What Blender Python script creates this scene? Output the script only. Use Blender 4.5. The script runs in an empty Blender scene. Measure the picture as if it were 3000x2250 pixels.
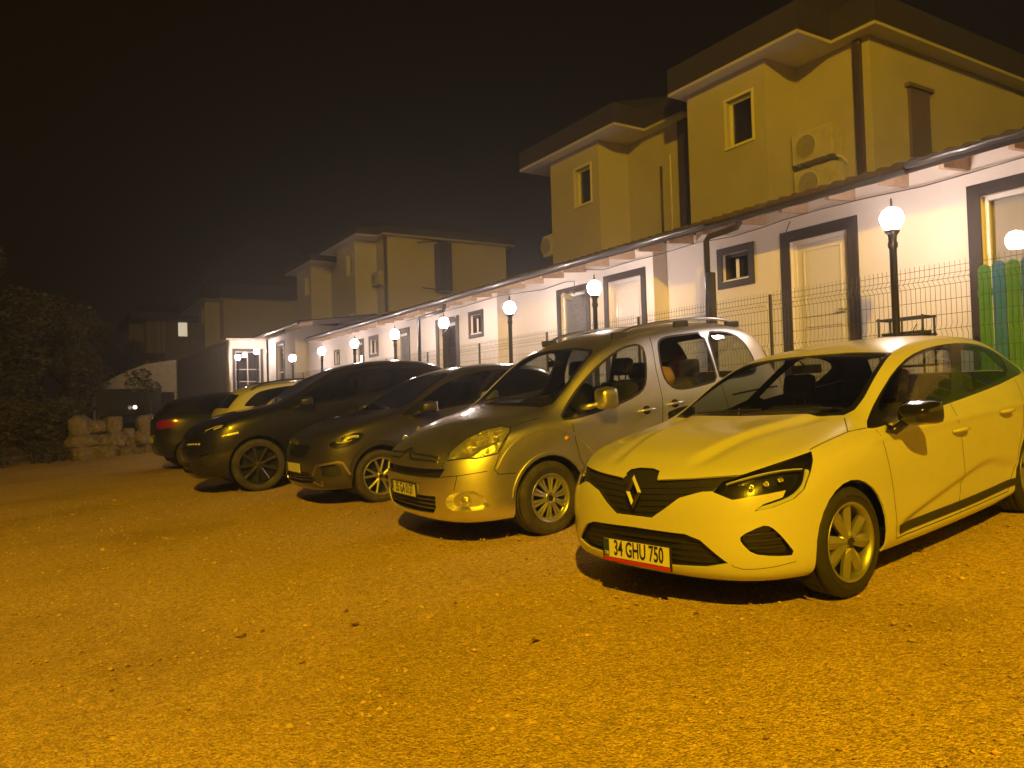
import bpy, bmesh, math, random
from mathutils import Vector, Matrix, kdtree
from mathutils.bvhtree import BVHTree
random.seed(7)
R = math.radians
SC = bpy.context.scene
COL = SC.collection

# ------------------------------------------------------------------ camera
cam_d = bpy.data.cameras.new('camera')
cam = bpy.data.objects.new('camera', cam_d)
COL.objects.link(cam)
SC.camera = cam
cam_d.sensor_width = 36
cam_d.lens = 36 * 2254.4 / 3000
cam_d.clip_end = 600
YAW, PITCH, ROLL = .5545, .0253, -.0295
_F = Vector((math.sin(YAW) * math.cos(PITCH), math.cos(YAW) * math.cos(PITCH), math.sin(PITCH)))
_R = Vector((math.cos(YAW), -math.sin(YAW), 0))
_U = _R.cross(_F)
_R2 = _R * math.cos(ROLL) + _U * math.sin(ROLL)
_U2 = _U * math.cos(ROLL) - _R * math.sin(ROLL)
cam.matrix_world = Matrix(((_R2.x, _U2.x, -_F.x, 0), (_R2.y, _U2.y, -_F.y, 0), (_R2.z, _U2.z, -_F.z, 1.421), (0, 0, 0, 1)))

# ------------------------------------------------------------------ world, exposure
SC.view_settings.view_transform = 'Standard'
SC.view_settings.look = 'None'
SC.view_settings.exposure = 0
SC.cycles.max_bounces = 8
SC.cycles.sample_clamp_indirect = 4
w = bpy.data.worlds.new('World')
SC.world = w
w.use_nodes = True
nt = w.node_tree
bg = nt.nodes['Background']
tc = nt.nodes.new('ShaderNodeTexCoord')
sx = nt.nodes.new('ShaderNodeSeparateXYZ')
cr = nt.nodes.new('ShaderNodeValToRGB')
nt.links.new(tc.outputs['Generated'], sx.inputs[0])
nt.links.new(sx.outputs['Z'], cr.inputs[0])
nt.links.new(cr.outputs[0], bg.inputs[0])
# night sky with the brown light pollution of the town near the horizon
cr.color_ramp.elements[0].position = 0.0
cr.color_ramp.elements[0].color = (.008, .0052, .0034, 1)
cr.color_ramp.elements[1].position = .6
cr.color_ramp.elements[1].color = (.0005, .0004, .0003, 1)
e = cr.color_ramp.elements.new(.18)
e.color = (.003, .002, .0013, 1)
bg.inputs[1].default_value = 1.0
G = .0696          # the lot rises gently towards the houses


# ------------------------------------------------------------------ materials
def nmat(name, base=(.5, .5, .5), rough=.5, metal=0, coat=0, var=.0, scale=8, bump=0, bscale=60, spec=.5, rvar=0,
         dark=None, darkpos=(.45, .7), dscale=3, back=None, emit=None, estr=0):
    m = bpy.data.materials.new(name)
    m.use_nodes = True
    t = m.node_tree
    L = t.links
    p = t.nodes['Principled BSDF']
    p.inputs['Base Color'].default_value = (*base, 1)
    p.inputs['Roughness'].default_value = rough
    p.inputs['Metallic'].default_value = metal
    p.inputs['Coat Weight'].default_value = coat
    p.inputs['Coat Roughness'].default_value = .06
    p.inputs['Specular IOR Level'].default_value = spec
    if emit:
        p.inputs['Emission Color'].default_value = (*emit, 1)
        p.inputs['Emission Strength'].default_value = estr
    co = t.nodes.new('ShaderNodeTexCoord')
    if var or rvar or dark:
        n = t.nodes.new('ShaderNodeTexNoise')
        n.inputs['Scale'].default_value = scale
        n.inputs['Detail'].default_value = 6
        n.inputs['Roughness'].default_value = .6
        L.new(co.outputs['Object'], n.inputs[0])
        r = t.nodes.new('ShaderNodeMapRange')
        r.inputs['From Min'].default_value = .3
        r.inputs['From Max'].default_value = .7
        r.inputs['To Min'].default_value = 1 - var
        r.inputs['To Max'].default_value = 1 + var
        L.new(n.outputs[0], r.inputs[0])
        mx = t.nodes.new('ShaderNodeVectorMath')
        mx.operation = 'SCALE'
        mx.inputs[0].default_value = base
        L.new(r.outputs[0], mx.inputs['Scale'])
        out = mx.outputs[0]
        if dark:
            n2 = t.nodes.new('ShaderNodeTexNoise')
            n2.inputs['Scale'].default_value = dscale
            n2.inputs['Detail'].default_value = 8
            n2.inputs['Roughness'].default_value = .65
            L.new(co.outputs['Object'], n2.inputs[0])
            r2 = t.nodes.new('ShaderNodeMapRange')
            r2.inputs['From Min'].default_value = darkpos[0]
            r2.inputs['From Max'].default_value = darkpos[1]
            L.new(n2.outputs[0], r2.inputs[0])
            mm = t.nodes.new('ShaderNodeMix')
            mm.data_type = 'RGBA'
            L.new(r2.outputs[0], mm.inputs['Factor'])
            L.new(out, mm.inputs['A'])
            mm.inputs['B'].default_value = (*dark, 1)
            out = mm.outputs['Result']
        L.new(out, p.inputs['Base Color'])
        if rvar:
            r3 = t.nodes.new('ShaderNodeMapRange')
            r3.inputs['To Min'].default_value = max(0, rough - rvar)
            r3.inputs['To Max'].default_value = min(1, rough + rvar)
            L.new(n.outputs[0], r3.inputs[0])
            L.new(r3.outputs[0], p.inputs['Roughness'])
    if bump:
        nb = t.nodes.new('ShaderNodeTexNoise')
        nb.inputs['Scale'].default_value = bscale
        nb.inputs['Detail'].default_value = 5
        L.new(co.outputs['Object'], nb.inputs[0])
        b = t.nodes.new('ShaderNodeBump')
        b.inputs['Strength'].default_value = 1
        b.inputs['Distance'].default_value = bump
        L.new(nb.outputs[0], b.inputs['Height'])
        L.new(b.outputs[0], p.inputs['Normal'])
    if back:   # the unseen inner side of sheet metal: interior trim
        g = t.nodes.new('ShaderNodeNewGeometry')
        d = t.nodes.new('ShaderNodeBsdfDiffuse')
        d.inputs[0].default_value = (*back, 1)
        ms = t.nodes.new('ShaderNodeMixShader')
        L.new(g.outputs['Backfacing'], ms.inputs[0])
        L.new(p.outputs[0], ms.inputs[1])
        L.new(d.outputs[0], ms.inputs[2])
        L.new(ms.outputs[0], t.nodes['Material Output'].inputs[0])
    return m


def glassmat(name, tint=(.5, .5, .5), rough=.0, refl=1.0, ior=1.5):
    m = bpy.data.materials.new(name)
    m.use_nodes = True
    t = m.node_tree
    t.nodes.clear()
    o = t.nodes.new('ShaderNodeOutputMaterial')
    tr = t.nodes.new('ShaderNodeBsdfTransparent')
    tr.inputs[0].default_value = (*tint, 1)
    gl = t.nodes.new('ShaderNodeBsdfGlossy')
    gl.inputs['Roughness'].default_value = rough
    gl.inputs['Color'].default_value = (refl, refl, refl, 1)
    fr = t.nodes.new('ShaderNodeFresnel')
    ge = t.nodes.new('ShaderNodeNewGeometry')
    mr = t.nodes.new('ShaderNodeMapRange')
    mr.inputs['To Min'].default_value = ior
    mr.inputs['To Max'].default_value = 1 / ior
    t.links.new(ge.outputs['Backfacing'], mr.inputs[0])
    t.links.new(mr.outputs[0], fr.inputs[0])
    mx = t.nodes.new('ShaderNodeMixShader')
    t.links.new(fr.outputs[0], mx.inputs[0])
    t.links.new(tr.outputs[0], mx.inputs[1])
    t.links.new(gl.outputs[0], mx.inputs[2])
    t.links.new(mx.outputs[0], o.inputs[0])
    return m


# ------------------------------------------------------------------ object helpers
def link(o, parent=None):
    COL.objects.link(o)
    if parent:
        o.parent = parent
    return o


def tag(o, label=None, cat=None, group=None, kind=None):
    if label: o['label'] = label
    if cat: o['category'] = cat
    if group: o['group'] = group
    if kind: o['kind'] = kind
    return o


def empty(name, loc=(0, 0, 0), rz=0, mat=None):
    o = bpy.data.objects.new(name, None)
    o.empty_display_size = .2
    COL.objects.link(o)
    if mat is not None:
        o.matrix_world = mat
    else:
        o.location = loc
        o.rotation_euler.z = rz
    return o


class MB:
    """collects shapes for ONE mesh object"""
    def __init__(s):
        s.bm = bmesh.new()
        s.smooth = False

    def face(s, pts, mi=0):
        vs = [s.bm.verts.new(p) for p in pts]
        f = s.bm.faces.new(vs)
        f.material_index = mi
        return f

    def box(s, a, b, bev=0, mi=0, rot=None, piv=None):
        a, b = Vector(a), Vector(b)
        r = bmesh.ops.create_cube(s.bm, size=1)
        vs = r['verts']
        c = (a + b) / 2
        d = b - a
        for v in vs:
            v.co = Vector((v.co.x * d.x, v.co.y * d.y, v.co.z * d.z))
        fs = list({f for v in vs for f in v.link_faces})
        for f in fs: f.material_index = mi
        if bev:
            es = list({e for v in vs for e in v.link_edges})
            rr = bmesh.ops.bevel(s.bm, geom=es, offset=bev, segments=2, affect='EDGES', profile=.5)
            vs = list({v for f in rr['faces'] for v in f.verts} | {v for v in vs if v.is_valid})
            for f in {f for v in vs for f in v.link_faces}: f.material_index = mi
        M = Matrix.Translation(c)
        if rot is not None:
            M = M @ rot
        for v in vs: v.co = M @ v.co
        return s

    def prism(s, pts, axis, a, b, mi=0):
        """2D polygon extruded along axis from a to b; pts are in the other two axes (order xyz)"""
        def P(p, t):
            q = list(p)
            q.insert('xyz'.index(axis), t)
            return Vector(q)
        A = [s.bm.verts.new(P(p, a)) for p in pts]
        B = [s.bm.verts.new(P(p, b)) for p in pts]
        n = len(pts)
        fs = [s.bm.faces.new(A[::-1]), s.bm.faces.new(B)]
        for i in range(n):
            fs.append(s.bm.faces.new((A[i], A[(i + 1) % n], B[(i + 1) % n], B[i])))
        for f in fs: f.material_index = mi
        bmesh.ops.recalc_face_normals(s.bm, faces=fs)
        return s

    def tube(s, pts, r, n=8, mi=0, caps=True, closed=False):
        pts = [Vector(p) for p in pts]
        rs = r if isinstance(r, (list, tuple)) else [r] * len(pts)
        rings = []
        up = None
        m = len(pts)
        for i, p in enumerate(pts):
            if closed:
                d = pts[(i + 1) % m] - pts[i - 1]
            else:
                d = (pts[min(i + 1, m - 1)] - pts[max(i - 1, 0)])
            d.normalize()
            if up is None:
                up = Vector((0, 0, 1)) if abs(d.z) < .9 else Vector((1, 0, 0))
            x = d.cross(up).normalized()
            up = x.cross(d).normalized()
            rings.append([s.bm.verts.new(p + (x * math.cos(2 * math.pi * k / n) + up * math.sin(2 * math.pi * k / n)) * rs[i]) for k in range(n)])
        for i in range(m if closed else m - 1):
            a, b = rings[i], rings[(i + 1) % m]
            for k in range(n):
                f = s.bm.faces.new((a[k], a[(k + 1) % n], b[(k + 1) % n], b[k]))
                f.smooth = n > 4
                f.material_index = mi
        if caps and not closed:
            for q in (rings[0][::-1], rings[-1]):
                s.bm.faces.new(q).material_index = mi
        return s

    def lathe(s, prof, c=(0, 0, 0), axis='z', n=24, mi=0, smooth=True, caps=False):
        """prof: (radius, height) pairs"""
        c = Vector(c)
        rings = []
        for r, h in prof:
            ring = []
            for k in range(n):
                a = 2 * math.pi * k / n
                u, v = r * math.cos(a), r * math.sin(a)
                ring.append(s.bm.verts.new(c + Vector({'z': (u, v, h), 'y': (u, h, -v), 'x': (h, u, v)}[axis])))
            rings.append(ring)
        for i in range(len(rings) - 1):
            for k in range(n):
                f = s.bm.faces.new((rings[i][k], rings[i][(k + 1) % n], rings[i + 1][(k + 1) % n], rings[i + 1][k]))
                f.smooth = smooth
                f.material_index = mi
        for q, pr in ((rings[0][::-1], prof[0]), (rings[-1], prof[-1])):
            if caps and pr[0] > 1e-4:
                s.bm.faces.new(q).material_index = mi
        return s

    def build(s, name, mats, parent=None, loc=None, smooth=None, weld=False, recalc=True):
        if weld:
            bmesh.ops.remove_doubles(s.bm, verts=s.bm.verts, dist=1e-5)
        if recalc:
            bmesh.ops.recalc_face_normals(s.bm, faces=s.bm.faces)
        if smooth is not None:
            for f in s.bm.faces: f.smooth = smooth
        me = bpy.data.meshes.new(name)
        s.bm.to_mesh(me)
        s.bm.free()
        for m in (mats if isinstance(mats, (list, tuple)) else [mats]):
            me.materials.append(m)
        o = bpy.data.objects.new(name, me)
        link(o, parent)
        if loc is not None: o.location = loc
        return o


def text_mesh(txt, size, extrude=.001, align='CENTER', sx=1.0):
    c = bpy.data.curves.new('t', 'FONT')
    c.body = txt
    c.size = size
    c.extrude = extrude
    c.align_x = align
    c.align_y = 'CENTER'
    c.resolution_u = 3
    c.offset = size * .018
    o = bpy.data.objects.new('t', c)
    me = bpy.data.meshes.new_from_object(o)
    bpy.data.objects.remove(o)
    bpy.data.curves.remove(c)
    for v in me.vertices: v.co.x *= sx
    return me


# ------------------------------------------------------------------ car body surfaces
def lerp(a, b, t): return a + (b - a) * t


LEV = [(0, 0, 1, 0), (0, .72, .28, .05), (0, 1, 0, .2), (0, 1, 0, .42), (.08, .92, 0, .64), (.4, .6, 0, .84), (1, 0, 0, 1)]


def car_surface(sp, levels=LEV, sub=2):
    """half cage -> mirrored -> subdivided mesh. sp: top outline T (front, S, rear), max outline M, bottom B, rail P, centre C"""
    T = [Vector(p) for p in sp['topF'] + sp['S'] + sp['topR']]
    M = [Vector((p[0], p[1], 0)) for p in sp['M']]
    B = [Vector(p) for p in sp['B']]
    n = len(T)
    assert len(M) == n and len(B) == n, (n, len(M), len(B))
    bm = bmesh.new()
    grid = []
    for (wt, wm, wb, zt) in levels:
        row = []
        for i in range(n):
            xy = T[i] * wt + M[i] * wm + B[i] * wb
            xy.z = lerp(B[i].z, T[i].z, zt)
            row.append(xy)
        grid.append(row)
    for f in sp.get('tweak', []): f(grid)
    V = [[bm.verts.new(p) for p in row] for row in grid]
    for k in range(len(V) - 1):
        for i in range(n - 1):
            bm.faces.new((V[k][i], V[k][i + 1], V[k + 1][i + 1], V[k + 1][i]))
    top = V[-1]
    nf = len(sp['topF'])        # 5
    ns = len(sp['S'])
    P, C = sp['P'], sp['C']     # rows 1..ns-2
    rows = [top[:nf + 1]]       # centre ... corner
    for j in range(1, ns - 1):
        p, c = Vector(P[j - 1]), Vector(C[j - 1])
        r = [bm.verts.new(c)]
        for t in (.3, .6, .86):
            q = Vector((lerp(c.x, p.x, t ** 2.2), lerp(c.y, p.y, t), lerp(c.z, p.z, t ** 2.6)))
            if t == .6 and j < 3: q.z += sp.get('ridge', 0)
            r.append(bm.verts.new(q))
        r.append(bm.verts.new(p))
        r.append(top[nf + j])
        rows.append(r)
    rows.append(top[nf + ns - 1:][::-1])
    for a, b in zip(rows, rows[1:]):
        for k in range(nf):
            bm.faces.new((a[k], b[k], b[k + 1], a[k + 1]))
    geom = bm.verts[:] + bm.edges[:] + bm.faces[:]
    r = bmesh.ops.duplicate(bm, geom=geom)
    dv = [g for g in r['geom'] if isinstance(g, bmesh.types.BMVert)]
    df = [g for g in r['geom'] if isinstance(g, bmesh.types.BMFace)]
    for v in dv: v.co.y *= -1
    bmesh.ops.reverse_faces(bm, faces=df)
    bmesh.ops.remove_doubles(bm, verts=bm.verts, dist=1e-4)
    bmesh.ops.recalc_face_normals(bm, faces=bm.faces)
    # make sure they point outwards
    if sum(f.normal.dot(f.calc_center_median() - Vector((-1, 0, .7))) for f in bm.faces) < 0:
        bmesh.ops.reverse_faces(bm, faces=bm.faces)
    cl = bm.edges.layers.float.get('crease_edge') or bm.edges.layers.float.new('crease_edge')
    me = bpy.data.meshes.new('cage')
    bm.to_mesh(me)
    bm.free()
    o = bpy.data.objects.new('cage', me)
    COL.objects.link(o)
    md = o.modifiers.new('s', 'SUBSURF')
    md.levels = sub
    dg = bpy.context.evaluated_depsgraph_get()
    me2 = bpy.data.meshes.new_from_object(o.evaluated_get(dg))
    bpy.data.objects.remove(o)
    out = bmesh.new()
    out.from_mesh(me2)
    return out


FR5 = lambda xs, ys, zs: [(x, y, z) for x, y, z in zip(xs, ys, zs)]
CLIO = dict(
    topF=[(.72, 0, .80), (.715, .22, .798), (.69, .42, .795), (.62, .58, .80), (.50, .71, .82)],
    S=[(.34, .80, .845), (.16, .835, .875), (-.1, .85, .90), (-.38, .85, .92), (-.70, .855, .93), (-1.05, .865, .945), (-1.45, .87, .96),
       (-1.9, .875, .98), (-2.3, .87, 1.01), (-2.68, .845, 1.05), (-2.98, .78, 1.06), (-3.1, .69, 1.03)],
    P=[(.20, .70, .895), (-.08, .735, .935), (-.42, .73, .98), (-.68, .70, 1.13), (-1.02, .655, 1.31), (-1.42, .63, 1.37), (-1.88, .635, 1.385),
       (-2.3, .635, 1.365), (-2.70, .615, 1.30), (-2.95, .62, 1.15)],
    C=[(.36, 0, .905), (.0, 0, .95), (-.44, 0, .995), (-.84, 0, 1.20), (-1.24, 0, 1.385), (-1.58, 0, 1.43), (-1.98, 0, 1.445), (-2.4, 0, 1.42),
       (-2.85, 0, 1.36), (-3.02, 0, 1.15)],
    topR=[(-3.13, .5, 1.02), (-3.16, .38, 1.02), (-3.18, .25, 1.02), (-3.19, .12, 1.02), (-3.2, 0, 1.02)],
    M=[(.84, 0), (.835, .24), (.805, .46), (.735, .64), (.62, .76), (.44, .85), (.2, .895), (-.1, .905), (-.4, .90), (-.7, .895), (-1.05, .895), (-1.45, .895),
       (-1.9, .90), (-2.3, .91), (-2.65, .905), (-2.95, .84), (-3.1, .72), (-3.17, .52), (-3.2, .38), (-3.21, .25), (-3.22, .12), (-3.22, 0)],
    B=[(.76, 0, .20), (.75, .24, .20), (.72, .44, .20), (.66, .6, .20), (.55, .72, .20), (.4, .80, .20), (.2, .83, .19), (-.1, .84, .185), (-.4, .84, .18),
       (-.7, .84, .175), (-1.05, .84, .17), (-1.45, .84, .17), (-1.9, .84, .175), (-2.3, .84, .19), (-2.65, .83, .23), (-2.95, .76, .28), (-3.05, .66, .30),
       (-3.1, .5, .3), (-3.12, .38, .3), (-3.13, .25, .3), (-3.14, .12, .3), (-3.14, 0, .3)])
BERL = dict(
    topF=[(.91, 0, .82), (.90, .22, .82), (.87, .42, .82), (.80, .58, .83), (.68, .72, .86)],
    S=[(.50, .83, .91), (.26, .87, .96), (-.04, .885, .99), (-.28, .885, .985), (-.6, .885, 1.0), (-.95, .89, 1.04), (-1.4, .89, 1.08), (-1.9, .89, 1.10),
       (-2.35, .885, 1.12), (-2.8, .87, 1.14), (-3.15, .82, 1.14), (-3.34, .74, 1.12)],
    P=[(.30, .71, 1.0), (.02, .75, 1.04), (-.20, .775, 1.10), (-.5, .75, 1.34), (-.86, .725, 1.60), (-1.34, .71, 1.685), (-1.88, .705, 1.72), (-2.35, .70, 1.73),
       (-2.85, .685, 1.69), (-3.2, .69, 1.5)],
    C=[(.62, 0, 1.0), (.24, 0, 1.075), (-.12, 0, 1.11), (-.45, 0, 1.35), (-.85, 0, 1.64), (-1.34, 0, 1.78), (-1.88, 0, 1.81), (-2.4, 0, 1.81), (-3.05, 0, 1.78),
       (-3.28, 0, 1.5)],
    topR=[(-3.4, .5, 1.12), (-3.42, .38, 1.12), (-3.43, .25, 1.12), (-3.44, .12, 1.12), (-3.44, 0, 1.12)],
    M=[(.97, 0), (.965, .25), (.935, .47), (.865, .66), (.745, .79), (.57, .875), (.28, .91), (-.04, .915), (-.3, .912), (-.6, .91), (-.95, .91), (-1.4, .91), (-1.9, .91),
       (-2.35, .915), (-2.8, .91), (-3.15, .87), (-3.38, .78), (-3.43, .52), (-3.45, .38), (-3.46, .25), (-3.46, .12), (-3.46, 0)],
    B=[(.86, 0, .22), (.855, .25, .22), (.83, .46, .22), (.77, .64, .22), (.66, .76, .22), (.50, .84, .22), (.26, .86, .22), (-.04, .86, .22), (-.3, .86, .22), (-.6, .86, .22),
       (-.95, .86, .22), (-1.4, .86, .22), (-1.9, .86, .22), (-2.35, .86, .24), (-2.8, .86, .26), (-3.15, .82, .3), (-3.33, .74, .32), (-3.38, .5, .32), (-3.4, .38, .32),
       (-3.4, .25, .32), (-3.4, .12, .32), (-3.4, 0, .32)])


def morph(sp, fx=lambda x: x, fz=lambda z, x: z, fy=lambda y: y):
    out = {}
    for k in ('topF', 'S', 'P', 'C', 'topR', 'B'):
        out[k] = [(fx(p[0]), fy(p[1]), fz(p[2], p[0])) for p in sp[k]]
    out['M'] = [(fx(p[0]), fy(p[1])) for p in sp['M']]
    return out


def car_matrix(x, y, a, flip=False, dz=0, pitch=0, roll=0):
    fx = Vector((-math.cos(a), -math.sin(a), -G * math.cos(a))).normalized()
    up = Vector((-G, 0, 1)).normalized()
    ly = up.cross(fx)
    if pitch:
        fx, up = fx * math.cos(pitch) + up * math.sin(pitch), up * math.cos(pitch) - fx * math.sin(pitch)
    if roll:
        ly, up = ly * math.cos(roll) + up * math.sin(roll), up * math.cos(roll) - ly * math.sin(roll)
    if flip:
        fx, ly = -fx, -ly
    o = Vector((x, y, G * x)) + up * dz
    return Matrix(((fx.x, ly.x, up.x, o.x), (fx.y, ly.y, up.y, o.y), (fx.z, ly.z, up.z, o.z), (0, 0, 0, 1)))


M_CLIO = car_matrix(3.8364, 3.5747, .0999)
M_BERL = car_matrix(3.834, 6.462, .003, dz=.009, pitch=-.01, roll=-.017)
#@@BODY


# ------------------------------------------------------------------ sun / street light
# no sun at night: a sodium street lamp stands behind the camera and lights the lot
SODIUM = (1.0, .56, .006)


def street_lamp():
    px, py, H = -8.2, -11.6, 13.4
    o = empty('street_lamp', (px, py, G * px))
    tag(o, 'tall grey street lamp with an orange sodium head lighting the gravel lot', 'street lamp')
    MB().lathe([(.16, 0), (.16, .25), (.11, .3), (.1, 5), (.07, H + .1)], n=16).build('pole', MT['steel'], o)
    MB().tube([(0, 0, H), (.25, .35, H + .35), (.6, .9, H + .45), (.8, 1.2, H + .45)], .04).build('arm', MT['steel'], o)
    h = MB().box((-.16, -.38, -.05), (.16, .38, .09), bev=.04).build('lamp_head', MT['steel'], o)
    h.location = (.95, 1.42, H + .45)
    h.rotation_euler = (0, 0, -.588)
    MB().box((-.12, -.3, -.064), (.12, .3, -.052)).build('lamp_lens', MT['sodium'], h)
    d = bpy.data.lights.new('sodium_light', 'SPOT')
    d.energy = 41000
    d.color = SODIUM
    d.shadow_soft_size = .18
    d.spot_size = R(146)
    d.spot_blend = .25
    l = bpy.data.objects.new('sodium_light', d)
    link(l, o)
    l.location = (.95, 1.42, H + .36)
    l.rotation_euler = (R(46), 0, R(-35))


MT = {}


def mats():
    g = MT
    g['steel'] = nmat('galvanised_steel', (.3, .3, .3), .5, .6, var=.1)
    g['sodium'] = nmat('sodium_glow', (.8, .5, .1), .4, emit=SODIUM, estr=30)
    g['globe'] = nmat('lit_globe', (.9, .9, .9), .3, emit=(1, .78, .70), estr=140)
    g['white_paint'] = nmat('white_car_paint', (.60, .59, .565), .32, 0, coat=.7, var=.02, rvar=.05, scale=3, back=(.03, .03, .03))
    g['silver_paint'] = nmat('silver_car_paint', (.88, .87, .86), .40, 1.0, coat=.3, var=.05, scale=4, rvar=.06, back=(.05, .05, .05))
    g['grey_paint'] = nmat('graphite_car_paint', (.10, .095, .09), .34, .75, coat=.8, var=.05, rvar=.05, back=(.02, .02, .02))
    g['black_paint'] = nmat('black_car_paint', (.012, .012, .012), .3, .2, coat=.8, var=.1, rvar=.08, back=(.02, .02, .02))
    g['dark_paint'] = nmat('dark_blue_car_paint', (.015, .016, .02), .3, .3, coat=.8, back=(.02, .02, .02))
    g['gloss_black'] = nmat('gloss_black_trim', (.012, .012, .012), .14, 0, coat=.5)
    g['trim'] = nmat('black_plastic', (.022, .021, .02), .5, var=.15, scale=30)
    g['trim_grey'] = nmat('grey_plastic', (.07, .068, .065), .5, var=.15, scale=30)
    g['cup_paint'] = nmat('handle_cup_paint', (.6, .595, .575), .3, 0, coat=.6)  # plain white paint of the handle cups, close to the body colour
    g['seam'] = nmat('panel_gap', (.01, .01, .01), .8)
    g['chrome'] = nmat('chrome', (.75, .75, .73), .12, 1)
    g['badge'] = nmat('dull_badge', (.10, .10, .10), .38, .9)
    g['satin'] = nmat('satin_chrome', (.55, .55, .54), .3, 1)
    g['alloy'] = nmat('alloy_wheel', (.40, .40, .39), .42, .8, var=.08, scale=12)
    g['alloy_dark'] = nmat('dark_alloy_wheel', (.07, .065, .06), .3, .6, var=.2, scale=12)
    g['hubcap'] = nmat('silver_hubcap', (.42, .42, .41), .35, .7, var=.06, scale=12)
    g['rubber'] = nmat('tyre_rubber', (.035, .032, .028), .75, var=.3, scale=14, dark=(.10, .085, .06), darkpos=(.4, .8), dscale=6, bump=.001, bscale=90)
    g['well'] = nmat('wheel_well', (.012, .012, .012), .9)
    g['seat'] = nmat('seat_cloth', (.025, .025, .026), .9, var=.2, scale=20)
    g['seat2'] = nmat('grey_seat_cloth', (.16, .15, .14), .9, var=.2, scale=20)
    g['glass'] = glassmat('car_glass', (.66, .69, .66))
    g['glass_dark'] = glassmat('tinted_car_glass', (.11, .115, .11))
    g['lens'] = glassmat('lamp_lens', (.86, .88, .86))
    g['reflector'] = nmat('lamp_reflector', (.80, .78, .72), .2, .8, bump=.03, bscale=16)
    g['lampblack'] = nmat('lamp_housing', (.015, .015, .015), .25, coat=.3)
    g['red_lens'] = nmat('red_lamp_lens', (.26, .006, .004), .15, coat=.8)
    g['drl_glint'] = nmat('light_guide_glint', (.75, .74, .7), .25, coat=.5)  # whitened guides and badge bars, their glint is in the colour
    g['rubber_clean'] = nmat('black_tyre_rubber', (.022, .021, .02), .7, var=.2, scale=14, bump=.001, bscale=90)
    g['red'] = nmat('red_plate_frame', (.55, .02, .02), .4)
    g['plate'] = nmat('plate_white', (.75, .75, .72), .4)
    g['blue'] = nmat('plate_blue', (.02, .06, .35), .4)
    g['ink'] = nmat('plate_black', (.01, .01, .01), .5)
    g['brass'] = nmat('yellow_lamp', (.6, .35, .02), .3, coat=.5)


mats()
street_lamp()


# ------------------------------------------------------------------ car tooling
def newell(pts):
    n = Vector((0, 0, 0))
    for a, b in zip(pts, pts[1:] + pts[:1]):
        n += a.cross(b)
    return n.normalized()


def chaikin(pts, it=1):
    for _ in range(it):
        q = []
        for a, b in zip(pts, pts[1:] + pts[:1]):
            q += [a * .78 + b * .22, a * .22 + b * .78]
        pts = q
    return pts


def inside(p, poly):
    r = False
    j = len(poly) - 1
    for i in range(len(poly)):
        a, b = poly[i], poly[j]
        if (a[1] > p[1]) != (b[1] > p[1]) and p[0] < (b[0] - a[0]) * (p[1] - a[1]) / (b[1] - a[1]) + a[0]:
            r = not r
        j = i
    return r


def basis(d):
    u = d.cross(Vector((0, 0, 1)))
    if u.length < .1: u = d.cross(Vector((1, 0, 0)))
    u.normalize()
    return u, d.cross(u).normalized()


def cut(bm, pts, d=None, rad=None, ndot=.05, delete=True):
    """cut the outline pts out of bm along direction d; the faces inside come back as a bmesh of their own"""
    bm.normal_update()
    pts = [Vector(p) for p in pts]
    c = sum(pts, Vector()) / len(pts)
    if d is None:
        d = newell(pts)
        if d.dot(c - Vector((-1.2, 0, .7))) < 0: d = -d
    else:
        d = Vector(d).normalized()
    rad = rad or max((p - c).length for p in pts) * 1.05 + .06
    u, v = basis(d)
    P2 = [(p.dot(u), p.dot(v)) for p in pts]
    lo = (min(p[0] for p in P2), min(p[1] for p in P2))
    hi = (max(p[0] for p in P2), max(p[1] for p in P2))

    def box2(f):
        q = [(w.co.dot(u), w.co.dot(v)) for w in f.verts]
        return min(a[0] for a in q), min(a[1] for a in q), max(a[0] for a in q), max(a[1] for a in q)
    local = {}
    dep = max(.3, rad * .6)
    for f in bm.faces:
        if f.normal.dot(d) < ndot: continue
        q = f.verts[0].co - c
        if q.length > rad * 2 + .3 or abs(q.dot(d)) > dep + .1: continue
        if abs((f.calc_center_median() - c).dot(d)) > dep: continue
        b = box2(f)
        if b[2] < lo[0] or b[0] > hi[0] or b[3] < lo[1] or b[1] > hi[1]: continue
        local[f] = b
    for a, b in zip(pts, pts[1:] + pts[:1]):
        e = b - a
        e -= d * e.dot(d)
        if e.length < 1e-4: continue
        n = e.cross(d).normalized()
        # only faces whose box touches the box of this very edge
        ea = (min(a.dot(u), b.dot(u)) - .004, min(a.dot(v), b.dot(v)) - .004, max(a.dot(u), b.dot(u)) + .004, max(a.dot(v), b.dot(v)) + .004)
        fs = [f for f, x in local.items() if not (x[2] < ea[0] or x[0] > ea[2] or x[3] < ea[1] or x[1] > ea[3])]
        if not fs: continue
        g = list({w for f in fs for w in f.verts}) + list({w for f in fs for w in f.edges}) + fs
        for f in fs: del local[f]
        r = bmesh.ops.bisect_plane(bm, geom=g, dist=1e-5, plane_co=a, plane_no=n)
        for f in set([x for x in r['geom'] if isinstance(x, bmesh.types.BMFace)] + [f for f in fs if f.is_valid]):
            local[f] = box2(f)
    sel = []
    for f in local:
        m = f.calc_center_median()
        if inside((m.dot(u), m.dot(v)), P2): sel.append(f)
    out = bmesh.new()
    vm = {}
    for f in sel:
        vs = []
        for w in f.verts:
            if w not in vm: vm[w] = out.verts.new(w.co)
            vs.append(vm[w])
        try:
            out.faces.new(vs)
        except ValueError:
            pass
    if delete:
        bmesh.ops.delete(bm, geom=sel, context='FACES')
    return out


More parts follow.
